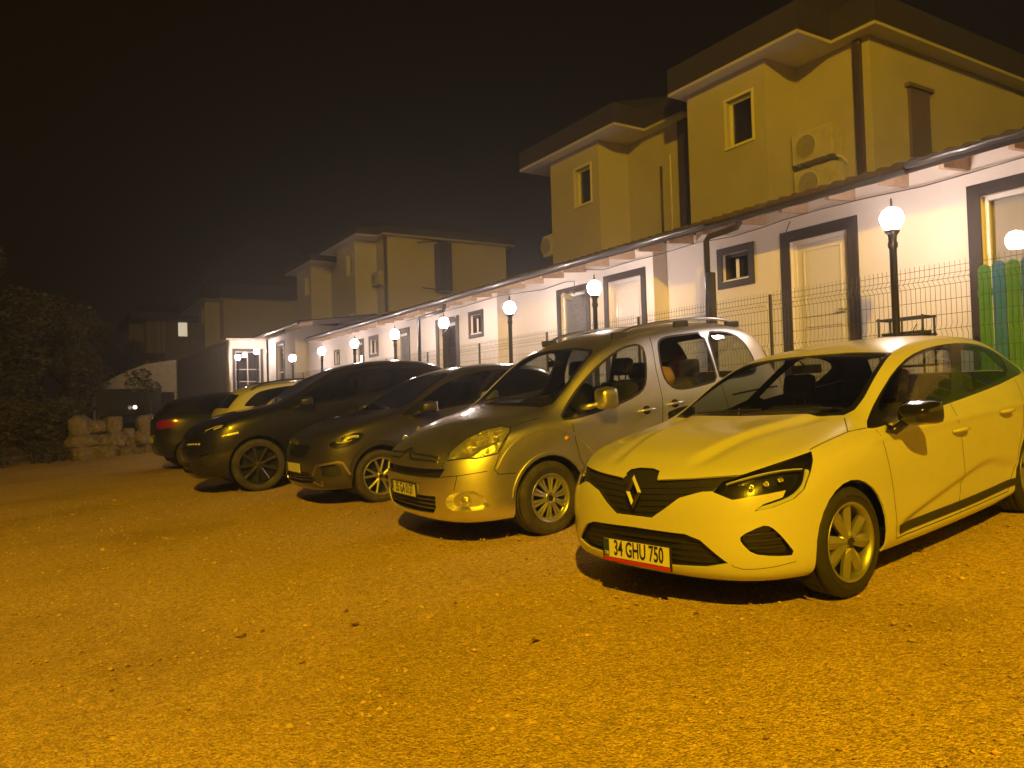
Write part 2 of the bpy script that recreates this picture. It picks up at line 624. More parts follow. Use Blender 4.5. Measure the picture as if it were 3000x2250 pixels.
class Surf:
    """smooth reference surface for snapping and for shading normals"""
    def __init__(s, bm):
        bm.normal_update()
        bm.verts.ensure_lookup_table()
        bm.faces.ensure_lookup_table()
        s.t = BVHTree.FromBMesh(bm)
        s.co = [v.co.copy() for v in bm.verts]
        s.no = [v.normal.copy() for v in bm.verts]
        s.f = [[v.index for v in f.verts] for f in bm.faces]

    def normal(s, p):
        h, n, i, d = s.t.find_nearest(p)
        if h is None: return Vector((0, 0, 1))
        a = Vector()
        for k in s.f[i]:
            w = 1 / ((s.co[k] - h).length + 1e-3) ** 2
            a += s.no[k] * w
        return a.normalized()

    def snap(s, p):
        h, n, i, d = s.t.find_nearest(Vector(p))
        return h, s.normal(h)


def finish(bm, name, mat, parent, surf=None, offset=0, thick=0, smooth=True):
    if surf and offset:
        for v in bm.verts:
            v.co += surf.normal(v.co) * offset
    bmesh.ops.dissolve_degenerate(bm, edges=bm.edges[:], dist=1e-5)
    if thick:
        side = [e for e in bm.edges if e.is_boundary]
        nv = {}
        for e in side:
            for v in e.verts:
                if v not in nv:
                    nv[v] = bm.verts.new(v.co - (surf.normal(v.co) if surf else v.normal) * thick)
        for e in side:
            a, b = e.verts
            f = e.link_faces[0]
            l = [x for x in f.loops if x.edge == e][0]
            if l.vert == a: a, b = b, a
            nf = bm.faces.new((a, b, nv[b], nv[a]))
            nf.smooth = False
            nf.material_index = 0
            nf.tag = True
    for f in bm.faces: f.smooth = smooth
    me = bpy.data.meshes.new(name)
    bm.normal_update()
    if surf and smooth:
        bm.faces.ensure_lookup_table()
        nl = []
        for f in bm.faces:
            for l in f.loops:
                nl.append(f.normal.copy() if f.tag else surf.normal(l.vert.co))
        bm.to_mesh(me)
        me.normals_split_custom_set(nl)
    else:
        bm.to_mesh(me)
    bm.free()
    me.materials.append(mat)
    o = bpy.data.objects.new(name, me)
    link(o, parent)
    return o


def copybm(bm):
    return bm.copy()


def housing(patch, name, mat, parent, depth, surf=None, shrink=.0, dirv=None):
    """a recess behind an opening: floor moved inwards plus walls"""
    bm = patch.copy()
    bnd = [e for e in bm.edges if e.is_boundary]
    old = {v: v.co.copy() for e in bnd for v in e.verts}
    c = sum((v.co for v in bm.verts), Vector()) / max(1, len(bm.verts))
    for v in bm.verts:
        n = Vector(dirv) if dirv else surf.normal(v.co)
        v.co = v.co - n * depth + (c - v.co) * shrink
    ring = {v: bm.verts.new(p) for v, p in old.items()}
    for e in bnd:
        a, b = e.verts
        f = e.link_faces[0]
        l = [x for x in f.loops if x.edge == e][0]
        if l.vert == a: a, b = b, a
        try:
            bm.faces.new((a, b, ring[b], ring[a]))
        except ValueError:
            pass
    return finish(bm, name, mat, parent, None, smooth=False)


def resample(pts, step):
    pts = [Vector(p) for p in pts]
    # catmull-rom through the points
    out = []
    n = len(pts)
    for i in range(n - 1):
        p0, p1, p2, p3 = pts[max(i - 1, 0)], pts[i], pts[i + 1], pts[min(i + 2, n - 1)]
        k = max(1, int((p2 - p1).length / step))
        for j in range(k):
            t = j / k
            out.append(.5 * ((2 * p1) + (p2 - p0) * t + (2 * p0 - 5 * p1 + 4 * p2 - p3) * t * t + (3 * p1 - p0 - 3 * p2 + p3) * t ** 3))
    out.append(pts[-1])
    return out


def ribbon(bm, surf, pts, width, off=.0008, height=0, step=.03, closed=False, straight=False):
    if closed: pts = list(pts) + [pts[0]]
    if straight:
        P = []
        for a, b in zip(pts, pts[1:]):
            a, b = Vector(a), Vector(b)
            k = max(1, int((b - a).length / step))
            P += [a.lerp(b, j / k) for j in range(k)]
        P.append(Vector(pts[-1]))
    else:
        P = resample(pts, step)
    S = [surf.snap(p) for p in P]
    rows = []
    m = len(S)
    for i, (p, n) in enumerate(S):
        t = S[min(i + 1, m - 1)][0] - S[max(i - 1, 0)][0]
        if t.length < 1e-6: t = Vector((1, 0, 0))
        w = t.cross(n).normalized() * width / 2
        if height:
            rows.append([bm.verts.new(p - w + n * off), bm.verts.new(p - w * .8 + n * (off + height)), bm.verts.new(p + w * .8 + n * (off + height)), bm.verts.new(p + w + n * off)])
        else:
            rows.append([bm.verts.new(p - w + n * off), bm.verts.new(p + w + n * off)])
    for a, b in zip(rows, rows[1:]):
        for k in range(len(a) - 1):
            bm.faces.new((a[k], b[k], b[k + 1], a[k + 1]))
    if height and not closed:
        for r in (rows[0], rows[-1]): bm.faces.new(r)


def ribbons(surf, lines, name, mat, parent, width, mirror=True, split=False, **k):
    if split:
        for l in lines:
            ribbons(surf, [l], name, mat, parent, width, False, **k)
            if mirror: ribbons(surf, [[(p[0], -p[1], p[2]) for p in l]], name, mat, parent, width, False, **k)
        return
    bm = bmesh.new()
    for l in lines:
        ribbon(bm, surf, l, width, **k)
        if mirror: ribbon(bm, surf, [(p[0], -p[1], p[2]) for p in l], width, **k)
    bm.normal_update()
    bmesh.ops.reverse_faces(bm, faces=[f for f in bm.faces if f.normal.dot(surf.normal(f.calc_center_median())) < -.05])
    return finish(bm, name, mat, parent, None, smooth=False)


def mir(pts):
    return [(p[0], -p[1], p[2]) for p in pts][::-1]


def slats(surf, outline, d, axis_levels, name, mat, parent, width=.012, height=.01, off=-.02, lean=0, vertical=False, margin=.0):
    """bars across an opening, clipped by its outline"""
    pts = [Vector(p) for p in outline]
    d = Vector(d).normalized()
    u, v = basis(d)
    P2 = [(p.dot(u), p.dot(v)) for p in pts]
    bm = bmesh.new()
    y0, y1 = min(p.y for p in pts), max(p.y for p in pts)
    z0, z1 = min(p.z for p in pts), max(p.z for p in pts)
    for lv in axis_levels:
        run = []
        N = 70
        for i in range(N + 1):
            t = i / N
            if vertical:
                y, z = lv, lerp(z0, z1, t)
            else:
                y, z = lerp(y0, y1, t), lv + lean * abs(lerp(y0, y1, t))
            o = Vector((0, y, z)) + Vector((d.x, 0, 0)).normalized() * 3
            o = Vector((3, y, z))
            h = surf.t.ray_cast(o, Vector((-1, 0, 0)))[0]
            ok = h is not None and inside((h.dot(u), h.dot(v)), P2)
            if ok: run.append(h)
            if (not ok or i == N) and run:
                if len(run) > 1: ribbon(bm, surf, run, width, off=off, height=height, step=.05)
                run = []
    bmesh.ops.recalc_face_normals(bm, faces=bm.faces)
    return finish(bm, name, mat, parent, None, smooth=False)


def arc(cx, cz, r, a0, a1, n, y):
    return [(cx + r * math.cos(R(a0 + (a1 - a0) * i / n)), y, cz + r * math.sin(R(a0 + (a1 - a0) * i / n))) for i in range(n + 1)]


def tyre_mesh(rad, w, rim):
    p = []
    hw = w / 2
    gr = .009
    prof = [(rim, -hw * .8), (rim + .012, -hw * .92), (rim + (rad - rim) * .45, -hw * 1.02), (rad - .028, -hw * .97), (rad - .008, -hw * .84), (rad - .001, -hw * .72)]
    for c in (-.42, 0, .42):
        x = c * w / 2 * 1.05
        prof += [(rad, x - .008), (rad - gr, x - .0055), (rad - gr, x + .0055), (rad, x + .008)]
    prof += [(rad - .001, hw * .72), (rad - .008, hw * .84), (rad - .028, hw * .97), (rad - .045, hw * 1.015), (rad - .05, hw * 1.035),
             (rim + (rad - rim) * .5, hw * 1.03), (rim + (rad - rim) * .42, hw * 1.0), (rim + .018, hw * .94), (rim + .006, hw * .95), (rim, hw * .8)]
    m = MB()
    m.lathe(prof, axis='y', n=56)
    return m


def make_wheel(parent, name, x, y, rad, w, rim, style, mats_, steer=0, faces=1):
    """faces=+1: outer side looks to +y"""
    e = bpy.data.objects.new('wheel', None)
    link(e, parent)
    e.location = (x, y, rad)
    e.rotation_euler = (0, 0, steer + (0 if faces > 0 else math.pi))
    tyre_mesh(rad, w, rim).build('tyre', MT['rubber_clean' if style == 'clio' else 'rubber'], e)
    hw = w / 2
    m = MB()
    # lip and barrel
    m.lathe([(rim - .012, -hw * .8), (rim - .014, hw * .35), (rim - .010, hw * .70), (rim - .002, hw * .84), (rim + .008, hw * .90), (rim + .012, hw * .97), (rim + .006, hw * 1.0),
             (rim - .004, hw * .95), (rim - .012, hw * .80)], axis='y', n=56)
    if style != 'hubcap':
        pass
    ym = hw * .62

    def blade(a0, w0, w1, r0, r1, yo0, yo1, dx=.0, th=.02, ridge=.010, bulge=-.2):
        """spoke: a raised ridge blade from r0 to r1"""
        ca, sa = math.cos(a0), math.sin(a0)
        n = 5
        rows = []
        for i in range(n + 1):
            t = i / n
            r = lerp(r0, r1, t)
            hwid = lerp(w0, w1, t) * (1 + bulge * math.sin(math.pi * t)) / 2
            off = dx * t
            yy = lerp(yo0, yo1, t)
            row = []
            for (q, yoff) in ((-hwid, -th), (-hwid, 0), (0, ridge), (hwid, 0), (hwid, -th)):
                X, Z = r, q + off
                row.append(m.bm.verts.new((X * ca - Z * sa, yy + yoff, X * sa + Z * ca)))
            rows.append(row)
        for a, b in zip(rows, rows[1:]):
            for k in range(4):
                m.bm.faces.new((a[k], a[k + 1], b[k + 1], b[k]))
    if style == 'clio':
        for k in range(8):
            a = 2 * math.pi * k / 8 + (.12 if k % 2 else -.12) + R(12)
            blade(a, .036, .066, .035, rim - .006, ym + .012, ym + .004, dx=(-.012 if k % 2 else .012), ridge=.018, bulge=.45)
        m.lathe([(.0, ym + .022), (.03, ym + .022), (.036, ym + .014), (.055, ym + .010), (.06, ym - .02)], axis='y', n=24)
    elif style == 'hubcap':
        for k in range(20):
            a = 2 * math.pi * (k + (.16 if k % 2 else -.16)) / 20
            blade(a, .022, .034, .05, rim - .012, ym + .026, ym + .012, ridge=.006, th=.012)
        m.lathe([(.0, ym + .024), (.038, ym + .024), (.043, ym + .034), (.055, ym + .034), (.062, ym + .02), (.062, ym)], axis='y', n=24)
        m.lathe([(rim - .03, ym + .006), (rim - .022, ym + .018), (rim - .004, ym + .018)], axis='y', n=56)
    elif style == 'five':
        for k in range(5):
            for s in (-1, 1):
                a = 2 * math.pi * k / 5 + .3
                blade(a, .042, .034, .04, rim - .006, ym + .01, ym + .02, dx=s * .06, ridge=.01)
        m.lathe([(.0, ym + .018), (.03, ym + .018), (.055, ym + .008), (.06, ym - .02)], axis='y', n=24)
    elif style == 'seven':
        for k in range(9):
            a = 2 * math.pi * k / 9
            blade(a, .05, .05, .04, rim - .006, ym, ym + .012, ridge=.014)
        m.lathe([(.0, ym + .01), (.035, ym + .01), (.06, ym), (.07, ym - .03)], axis='y', n=24)
    m.build('rim', mats_[0], e)
    # brake disc / dark back of the wheel
    MB().lathe([(0, -hw * .1), (rim - .016, -hw * .1)], axis='y', n=40).build('brake_disc', MT['well'], e)
    h = MB()
    h.lathe([(.0, ym + (.031 if style == 'hubcap' else .027)), (.024, ym + (.031 if style == 'hubcap' else .0265))], axis='y', n=20)
    h.build('centre_cap', mats_[1], e)
    if style in ('clio', 'five'):
        b = MB()
        for k in range(5):
            a = 2 * math.pi * k / 5
            b.lathe([(.0, .012), (.007, .010), (.008, 0)], c=(.046 * math.cos(a), ym + .008, .046 * math.sin(a)), axis='y', n=8)
        b.build('wheel_bolts', MT['trim'], e)
    return e


def seat_mesh(x, y, w=.5, hr=True, lean=.28, z=.52, back=.58):
    m = MB()
    rot = Matrix.Rotation(-lean, 4, 'Y')
    m.box((x - .02, y - w / 2, z - .14), (x + .48, y + w / 2, z + .02), bev=.04)
    c = Vector((x - .08, y, z + back / 2))
    m.box(c - Vector((.07, w / 2, back / 2)), c + Vector((.07, w / 2, back / 2)), bev=.05, rot=rot)
    if hr:
        hc = Vector((x - .08 - math.sin(lean) * back * .78, y, z + back + .14))
        m.box(hc - Vector((.05, .13, .09)), hc + Vector((.05, .13, .09)), bev=.04, rot=rot)
        m.tube([hc + Vector((.02, .05, -.2)), hc + Vector((0, .05, 0))], .007)
        m.tube([hc + Vector((.02, -.05, -.2)), hc + Vector((0, -.05, 0))], .007)
    return m


def plate_part(parent, surf, y, z, txt, w=.52, h=.112, tilt=0, red=False, lift=.02, sx=.60, name='number_plate', x=None):
    hx = surf.t.ray_cast(Vector((3, y, z)), Vector((-1, 0, 0)))[0] if x is None else Vector((x, y, z))
    e = MB().box((-.004, -w / 2, -h / 2), (.004, w / 2, h / 2), bev=.002).build(name, MT['plate'], parent)
    e.location = hx + Vector((lift, 0, 0))
    e.rotation_euler = (0, tilt, 0)
    MB().box((.0042, -w / 2 + .003, -h / 2 + .004), (.0052, -w / 2 + .042, h / 2 - .004)).build('blue_band', MT['blue'], e)
    if not txt: return e
    me = text_mesh(txt, h * 1.12, .0006, sx=sx)
    me.materials.append(MT['ink'])
    t = bpy.data.objects.new('plate_lettering', me)
    link(t, e)
    t.matrix_local = Matrix(((0, 0, 1, .0053), (1, 0, 0, .018), (0, 1, 0, 0), (0, 0, 0, 1)))
    t2 = text_mesh('TR', h * .26, .0006)
    t2.materials.append(MT['plate'])
    t2o = bpy.data.objects.new('country_code', t2)
    link(t2o, e)
    t2o.matrix_local = Matrix(((0, 0, 1, .0056), (1, 0, 0, -w / 2 + .022), (0, 1, 0, -h * .3), (0, 0, 0, 1)))
    f = MB()
    for a, b in (((-.006, -w / 2 - .008, h / 2), (.007, w / 2 + .008, h / 2 + .007)), ((-.006, -w / 2 - .008, -h / 2 - (.022 if red else .007)), (.007, w / 2 + .008, -h / 2)),
                 ((-.006, -w / 2 - .008, -h / 2), (.007, -w / 2, h / 2)), ((-.006, w / 2, -h / 2), (.007, w / 2 + .008, h / 2))):
        f.box(a, b)
    f.build('plate_frame', MT['trim'], e)
    if red:
        MB().box((.0072, -w / 2, -h / 2 - .020), (.0082, w / 2 + .004, -h / 2 - .002)).build('dealer_strip', MT['red'], e)
    return e


def glass_rim(surf, outline, name, parent, mat, w=.012, **k):
    bm = bmesh.new()
    ribbon(bm, surf, outline, w, off=.0012, step=.05, closed=True, straight=True, **k)
    bmesh.ops.recalc_face_normals(bm, faces=bm.faces)
    return finish(bm, name, mat, parent, None, smooth=False)


def mirror_housing(parent, c, size, rough_box, mat, armmat, s, arm):
    """door mirror: rounded shell, arm down to the door"""
    e = bpy.data.objects.new('door_mirror', None)
    link(e, parent)
    bm = bmesh.new()
    bmesh.ops.create_cube(bm, size=1)
    for v in bm.verts:
        v.co = Vector((v.co.x * size[0], v.co.y * size[1], v.co.z * size[2]))
        if v.co.x > 0:
            v.co.y *= rough_box
            v.co.z *= rough_box
        if v.co.y * s > 0: v.co.z *= .86
    me = bpy.data.meshes.new('c')
    bm.to_mesh(me)
    bm.free()
    t = bpy.data.objects.new('c', me)
    COL.objects.link(t)
    md = t.modifiers.new('s', 'SUBSURF')
    md.levels = 3
    cl = me.attributes.new('crease_edge', 'FLOAT', 'EDGE')
    for k in range(len(me.edges)): cl.data[k].value = .35
    me2 = bpy.data.meshes.new_from_object(t.evaluated_get(bpy.context.evaluated_depsgraph_get()))
    bpy.data.objects.remove(t)
    for p in me2.polygons: p.use_smooth = True
    me2.materials.append(mat)
    me2.name = 'mirror_shell'
    sh = bpy.data.objects.new('mirror_shell', me2)
    link(sh, e)
    sh.location = c
    MB().tube(arm, [.028, .03, .024][:len(arm)], n=10).build('mirror_arm', armmat, e)
    g = MB().box((-size[0] / 2 - .002, -size[1] * .36, -size[2] * .34), (-size[0] / 2 + .012, size[1] * .36, size[2] * .34)).build('mirror_glass', MT['chrome'], e)
    g.location = c
    return e


def handle(parent, surf, x, y, z, mat, L=.2, cupmat='seam'):
    p, n = surf.snap((x, y, z))
    s = 1 if y > 0 else -1
    e = MB().tube([p + Vector((L / 2, 0, 0)) + n * .006, p + Vector((L / 2 - .03, 0, .004)) + n * .034, p + Vector((0, 0, .006)) + n * .04, p + Vector((-L / 2 + .03, 0, .004)) + n * .034, p + Vector((-L / 2, 0, 0)) + n * .006],
                  [.009, .013, .014, .013, .009], n=10).build('door_handle', mat, parent)
    if cupmat:
        m = MB()
        ring = [m.bm.verts.new(surf.snap(p + Vector((.05 * math.cos(a), 0, .042 * math.sin(a) + .006)))[0] + n * .0012) for a in [2 * math.pi * k / 20 for k in range(20)]]
        m.bm.faces.new(ring if s < 0 else ring[::-1])
        m.build('handle_cup', MT[cupmat], e)
    return e
#@@CARS


# ------------------------------------------------------------------ cars
def wheel_arch(cx, r, zc, n=14, low=.12, y=.9, a0=-10, a1=190):
    return [(cx + r, y, low)] + arc(cx, zc, r, 0, 180, n, y) + [(cx - r, y, low)]


def underbody(root, x0, x1, w, z, archs, rad, h=.3):
    m = MB()
    m.box((x1, -w * .9, z + .04), (x0 - .25, w * .9, z + .07))
    m.build('floor_pan', MT['well'], root)
    for cx, r, zc in archs:
        for s in (-1, 1):
            q = MB()
            A = [(cx + r * 1.0 * math.cos(R(a)), zc + r * 1.0 * math.sin(R(a))) for a in range(-30, 211, 15)]
            ys, ye = (w + .03) * s, (w - .30) * s
            for a, b in zip(A, A[1:]):
                q.face([(a[0], ys, a[1]), (b[0], ys, b[1]), (b[0], ye, b[1]), (a[0], ye, a[1])])
            q.face([(p[0], ye, p[1]) for p in A])
            q.build('wheel_well', MT['well'], root)


def interior(root, z=.5, xd=-.35, zt=1.0, front=-1.25, rear=-2.1, w=.68, wheel_y=.36, seatmat='seat', zs=1.0):
    # dashboard
    m = MB()
    m.prism([(xd + .28, zt - .12), (xd - .02, zt - .02), (xd - .22, zt - .04), (xd - .3, zt - .16), (xd - .25, zt - .4), (xd + .28, zt - .4)], 'y', -w, w)
    m.build('dashboard', MT['trim'], root)
    c = Vector((xd - .42, wheel_y, zt - .14))
    rot = Matrix.Rotation(R(25), 4, 'Y')
    m = MB()
    m.tube([c + rot @ Vector((0, .18 * math.cos(a), .18 * math.sin(a))) for a in [2 * math.pi * k / 24 for k in range(24)]], .014, n=8, closed=True)
    m.tube([c + rot @ Vector((0, -.17, 0)), c + rot @ Vector((0, .17, 0))], .016)
    m.tube([c, c + rot @ Vector((.22, 0, -.05))], .03)
    m.build('steering_wheel', MT['trim'], root)
    for y in (-.37, .37):
        seat_mesh(front, y, hr=True, z=z, back=.6 * zs).build('front_seat', MT[seatmat], root)
    seat_mesh(rear, 0, w=1.25, hr=False, z=z + .02, back=.55 * zs).build('rear_seat', MT[seatmat], root)
    mm = MB()
    for y in (-.42, 0.0, .42):
        mm.box((rear - .30, y - .12, z + .56 * zs), (rear - .2, y + .12, z + .74 * zs), bev=.03)
    mm.build('rear_headrests', MT[seatmat], root)


def rearview_mirror(root, x, z):
    MB().tube([(x + .06, 0, z + .07), (x, 0, z + .02)], .008).box((x - .03, -.12, z - .035), (x - .005, .12, z + .03), bev=.012).build('rear_view_mirror', MT['trim'], root)


def glass_from(patch, outl, name, parent, surf, mat, d=None):
    g = cut(patch, outl, d)
    return finish(g, name, mat, parent, surf, offset=-.004)


def both(fn, pts):
    fn(pts, 1)
    fn(mir(pts), -1)


def lengthen(root, x0=-1.0, k=1.06, up=.03):
    """the tail of the car runs out a little farther and higher"""
    def go(o):
        for c in list(o.children):
            m = c.matrix_basis
            if c.type == 'EMPTY' and c.location.x < x0:
                c.location.x = x0 + (c.location.x - x0) * k
                continue
            if c.type == 'MESH' and all(abs(m[i][j] - (i == j)) < 1e-6 for i in range(4) for j in range(4)):
                for v in c.data.vertices:
                    if v.co.x < x0:
                        if v.co.z > 1.0: v.co.z += up * min(1, (x0 - v.co.x) / 1.4) * min(1, (v.co.z - 1.0) / .25)
                        v.co.x = x0 + (v.co.x - x0) * k
            go(c)
    go(root)


def white_hatchback():
    sp = dict(CLIO)
    sp['ridge'] = .03
    root = empty('white_hatchback', mat=M_CLIO)
    tag(root, 'white hatchback nearest the camera with black mirrors and plate 34 GHU 750', 'car')
    bm = car_surface(sp, sub=3)

    def sm(a, b, x):
        x = max(0, min(1, (x - a) / (b - a)))
        return x * x * (3 - 2 * x)
    for v in bm.verts:
        x, y, z = v.co
        ay = abs(y)
        if z > .72 and -.42 < x < .72 and ay < .8:      # raised middle of the bonnet with two creases
            yl = lerp(.27, .50, (.66 - x) / 1.05)
            f = sm(-.42, -.3, x) * (1 - sm(.5, .70, x))
            v.co.z += f * (.020 * (1 - sm(-.035, .03, ay - yl)) - .010 * math.exp(-((ay - yl - .05) / .05) ** 2))
        if ay > .75 and -2.35 < x < -.42 and .2 < z < .85:   # hollowed lower doors
            zl = lerp(.30, .50, max(0, min(1, (-.5 - x) / 1.2)))
            if x < -1.9: zl -= (-1.9 - x) * .25
            f = sm(-.42, -.7, x) * sm(-2.35, -2.1, x)
            v.co.y -= math.copysign(1, y) * f * .030 * (1 - sm(-.02, .035, z - zl)) * sm(.2, .30, z)
        if ay > .7 and z > .62 and z < .93 and -2.7 < x < -.3:   # shoulder line
            v.co.y += math.copysign(1, y) * .008 * math.exp(-((z - .86) / .025) ** 2)
    S = Surf(bm)
    P, GB = MT['white_paint'], MT['gloss_black']
    for cx in (0, -2.583):
        o = wheel_arch(cx, .352, .312)
        cut(bm, o, (0, 1, 0), ndot=.02).free()
        cut(bm, mir(o), (0, -1, 0), ndot=.02).free()
    dlo = [(-.33, .82, .92), (-.67, .73, 1.07), (-1.01, .68, 1.22), (-1.30, .65, 1.305), (-1.6, .63, 1.338), (-1.95, .63, 1.345), (-2.3, .64, 1.322), (-2.56, .66, 1.265),
           (-2.76, .70, 1.17), (-2.87, .74, 1.10), (-2.74, .79, 1.062), (-2.5, .82, 1.048), (-2.17, .84, 1.02), (-1.4, .86, .975), (-.62, .85, .925), (-.41, .84, .91)]
    g1 = [(-.60, .84, .945), (-.60, .77, 1.02), (-.76, .72, 1.092), (-1.02, .67, 1.20), (-1.32, .65, 1.282), (-1.6, .64, 1.312), (-1.86, .64, 1.318), (-1.66, .75, 1.16), (-1.42, .85, .995)]
    g2 = [(-2.06, .64, 1.315), (-2.3, .65, 1.29), (-2.52, .67, 1.235), (-2.60, .70, 1.18), (-2.46, .80, 1.075), (-2.15, .83, 1.045), (-1.60, .85, 1.005), (-1.80, .75, 1.15)]

    def side(o, s):
        pt = cut(bm, chaikin([Vector(p) for p in o]))
        for g in (g1, g2):
            gg = g if s > 0 else mir(g)
            glass_from(pt, chaikin([Vector(p) for p in gg]), 'side_window', root, S, MT['glass'])
        finish(pt, 'window_surround', GB, root, S, offset=-.002)
    both(side, dlo)
    ws = [(-.385, .665, .99), (-.47, .69, 1.02), (-.62, .68, 1.09), (-.96, .63, 1.26), (-1.19, .59, 1.343), (-1.225, .25, 1.37), (-1.23, 0, 1.375)]
    ws = ws + mir(ws[:-1]) + [(-.33, -.40, .985), (-.30, 0, .985), (-.33, .40, .985)]
    pw = cut(bm, [Vector(p) for p in ws], (.55, 0, .83))
    inner = [(-.42, .60, 1.015), (-.50, .645, 1.045), (-.65, .64, 1.115), (-.97, .60, 1.265), (-1.165, .565, 1.335), (-1.19, .25, 1.357), (-1.2, 0, 1.362)]
    inner = inner + mir(inner[:-1]) + [(-.36, -.40, 1.01), (-.34, 0, 1.01), (-.36, .40, 1.01)]
    glass_from(pw, [Vector(p) for p in inner], 'windscreen', root, S, MT['glass'], (.55, 0, .83))
    finish(pw, 'windscreen_border', GB, root, S, offset=-.002)
    # rear window
    rw = [(-2.90, .50, 1.27), (-2.92, 0, 1.31), (-2.90, -.50, 1.27), (-3.05, -.56, 1.09), (-3.1, 0, 1.09), (-3.05, .56, 1.09)]
    glass = cut(bm, [Vector(p) for p in rw], (-1, 0, .4))
    finish(glass, 'rear_window', MT['glass'], root, S, offset=-.003)
    # headlights
    hl = [(.21, .79, .852), (.26, .83, .81), (.31, .84, .75), (.38, .84, .67), (.45, .82, .63), (.57, .77, .60), (.655, .71, .588), (.60, .73, .62), (.51, .79, .645), (.49, .80, .68),
          (.70, .61, .65), (.73, .51, .69), (.68, .54, .74), (.60, .61, .77), (.46, .71, .81)]

    def lamp(o, s):
        d = Vector((.75, .65 * s, .1)).normalized()
        pt = cut(bm, [Vector(p) for p in o], d)
        h = finish(pt.copy(), 'headlight', MT['lens'], root, S, offset=.001)
        housing(pt, 'lamp_housing', MT['lampblack'], h, .05, S, shrink=.06)
        # projector pods
        for (q, r) in (((.60, .665, .705), .009), ((.54, .715, .715), .011), ((.47, .76, .73), .011)):
            p, n = S.snap((q[0], q[1] * s, q[2]))
            m = MB()
            m.lathe([(r * 1.25, -.03), (r * 1.25, -.012), (r, -.02), (r * .8, -.012), (r * .4, -.006), (.0, -.004)], n=20)
            j = m.build('projector', MT['reflector'], h)
            j.matrix_world = Matrix.Translation(p) @ n.to_track_quat('Z', 'Y').to_matrix().to_4x4()
        bm2 = bmesh.new()
        for l, w in (([(.31, .825, .765), (.36, .83, .69), (.43, .815, .645), (.50, .79, .622), (.60, .74, .603), (.64, .72, .596)], .022), ([(.68, .56, .735), (.56, .67, .765), (.44, .755, .775), (.34, .815, .775)], .007)):
            ribbon(bm2, S, [(a, b * s, c) for a, b, c in l], w, off=-.022, height=.012)
        finish(bm2, 'light_strip', MT['drl_glint'], h, None, smooth=False)
        pt.free()
    both(lamp, hl)
    # grilles
    gr = [(.83, .05, .535), (.83, .14, .535), (.81, .23, .59), (.79, .32, .655), (.75, .45, .692), (.73, .51, .695), (.68, .545, .74), (.60, .615, .772), (.71, .37, .757), (.76, .14, .742), (.74, .115, .79), (.72, .05, .80)]
    gr = [Vector(p) for p in gr + mir(gr)]
    pt = cut(bm, gr, (1, 0, .15))
    gobj = housing(pt, 'grille', MT['trim'], root, .035, dirv=(1, 0, 0))
    pt.free()
    slats(S, gr, (1, 0, .15), [.56, .595, .63, .665, .70], 'grille_bar', MT['trim'], gobj, width=.008, height=.006, off=-.031, lean=.06)
    lg = [(.84, 0, .468), (.82, .36, .462), (.80, .45, .435), (.74, .585, .315), (.79, .46, .285), (.81, .27, .272), (.82, 0, .272)]
    lg = [Vector(p) for p in lg + mir(lg[1:-1])]
    pt = cut(bm, lg, (1, 0, 0))
    gobj = housing(pt, 'lower_grille', MT['trim'], root, .04, dirv=(1, 0, 0))
    pt.free()
    slats(S, lg, (1, 0, 0), [.30, .335, .37, .405, .44], 'grille_bar', MT['trim'], gobj, width=.009, height=.006, off=-.036)
    fg = [(.71, .65, .465), (.63, .73, .512), (.60, .765, .505), (.55, .80, .44), (.48, .825, .335), (.60, .77, .345), (.68, .695, .365), (.715, .65, .43)]

    def fog(o, s):
        pt = cut(bm, chaikin([Vector(p) for p in o]), (.7, .7 * s, 0))
        e = housing(pt, 'bumper_vent', GB, root, .035, S, shrink=.08)
        pt.free()
        bb = bmesh.new()
        for z in (.39, .43, .465):
            l = [(a, y * s, z) for a, y in ((.70, .67), (.62, .745), (.53, .80))]
            ribbon(bb, S, l, .012, off=-.03, height=.012)
        finish(bb, 'vent_fin', MT['trim'], e, None, smooth=False)
    both(fog, fg)
    tl = [(-2.86, .85, .98), (-3.0, .78, .98), (-3.12, .64, .97), (-3.17, .46, .95), (-3.18, .44, .86), (-3.12, .66, .82), (-2.98, .82, .84), (-2.87, .87, .88)]

    def tlamp(o, s):
        finish(cut(bm, chaikin([Vector(p) for p in o]), (-.75, .65 * s, .1)), 'tail_light', MT['red_lens'], root, S, offset=.003)
    both(tlamp, tl)
    # bonnet and doors are their own panels
    hd = [(-.345, .69, .98), (-.17, .80, .91), (.22, .79, .86), (.455, .70, .815), (.59, .605, .78), (.705, .37, .762), (.755, .145, .75), (.72, .115, .795), (.70, .05, .80)]
    hd = [Vector(p) for p in hd + mir(hd)] + [Vector((-.345, -.3, 1)), Vector((-.345, .3, 1))]
    pt = cut(bm, hd, (.25, 0, 1), rad=1.4)
    finish(pt, 'bonnet', P, root, S)
    d1 = [(-.41, .84, .90), (-.43, .87, .82), (-.44, .89, .70), (-.455, .90, .53), (-.47, .89, .235), (-1.36, .89, .235), (-1.42, .9, .45), (-1.42, .9, .75), (-1.38, .86, 1.02), (-.5, .84, 1.0)]
    d2 = [(-1.365, .89, .235), (-2.12, .89, .245), (-2.21, .9, .40), (-2.29, .9, .56), (-2.40, .9, .70), (-2.46, .88, .85), (-2.44, .84, 1.08), (-1.385, .86, 1.02), (-1.425, .9, .75), (-1.425, .9, .45)]
    doors = {}

    def door(o, s):
        pt = cut(bm, [Vector(p) for p in o], (0, s, 0), ndot=.02)
        doors[(s, round(o[0][0], 1))] = finish(pt, 'door', P, root, S)
    both(door, d1)
    both(door, d2)
    finish(bm, 'body', P, root, S, thick=.012)
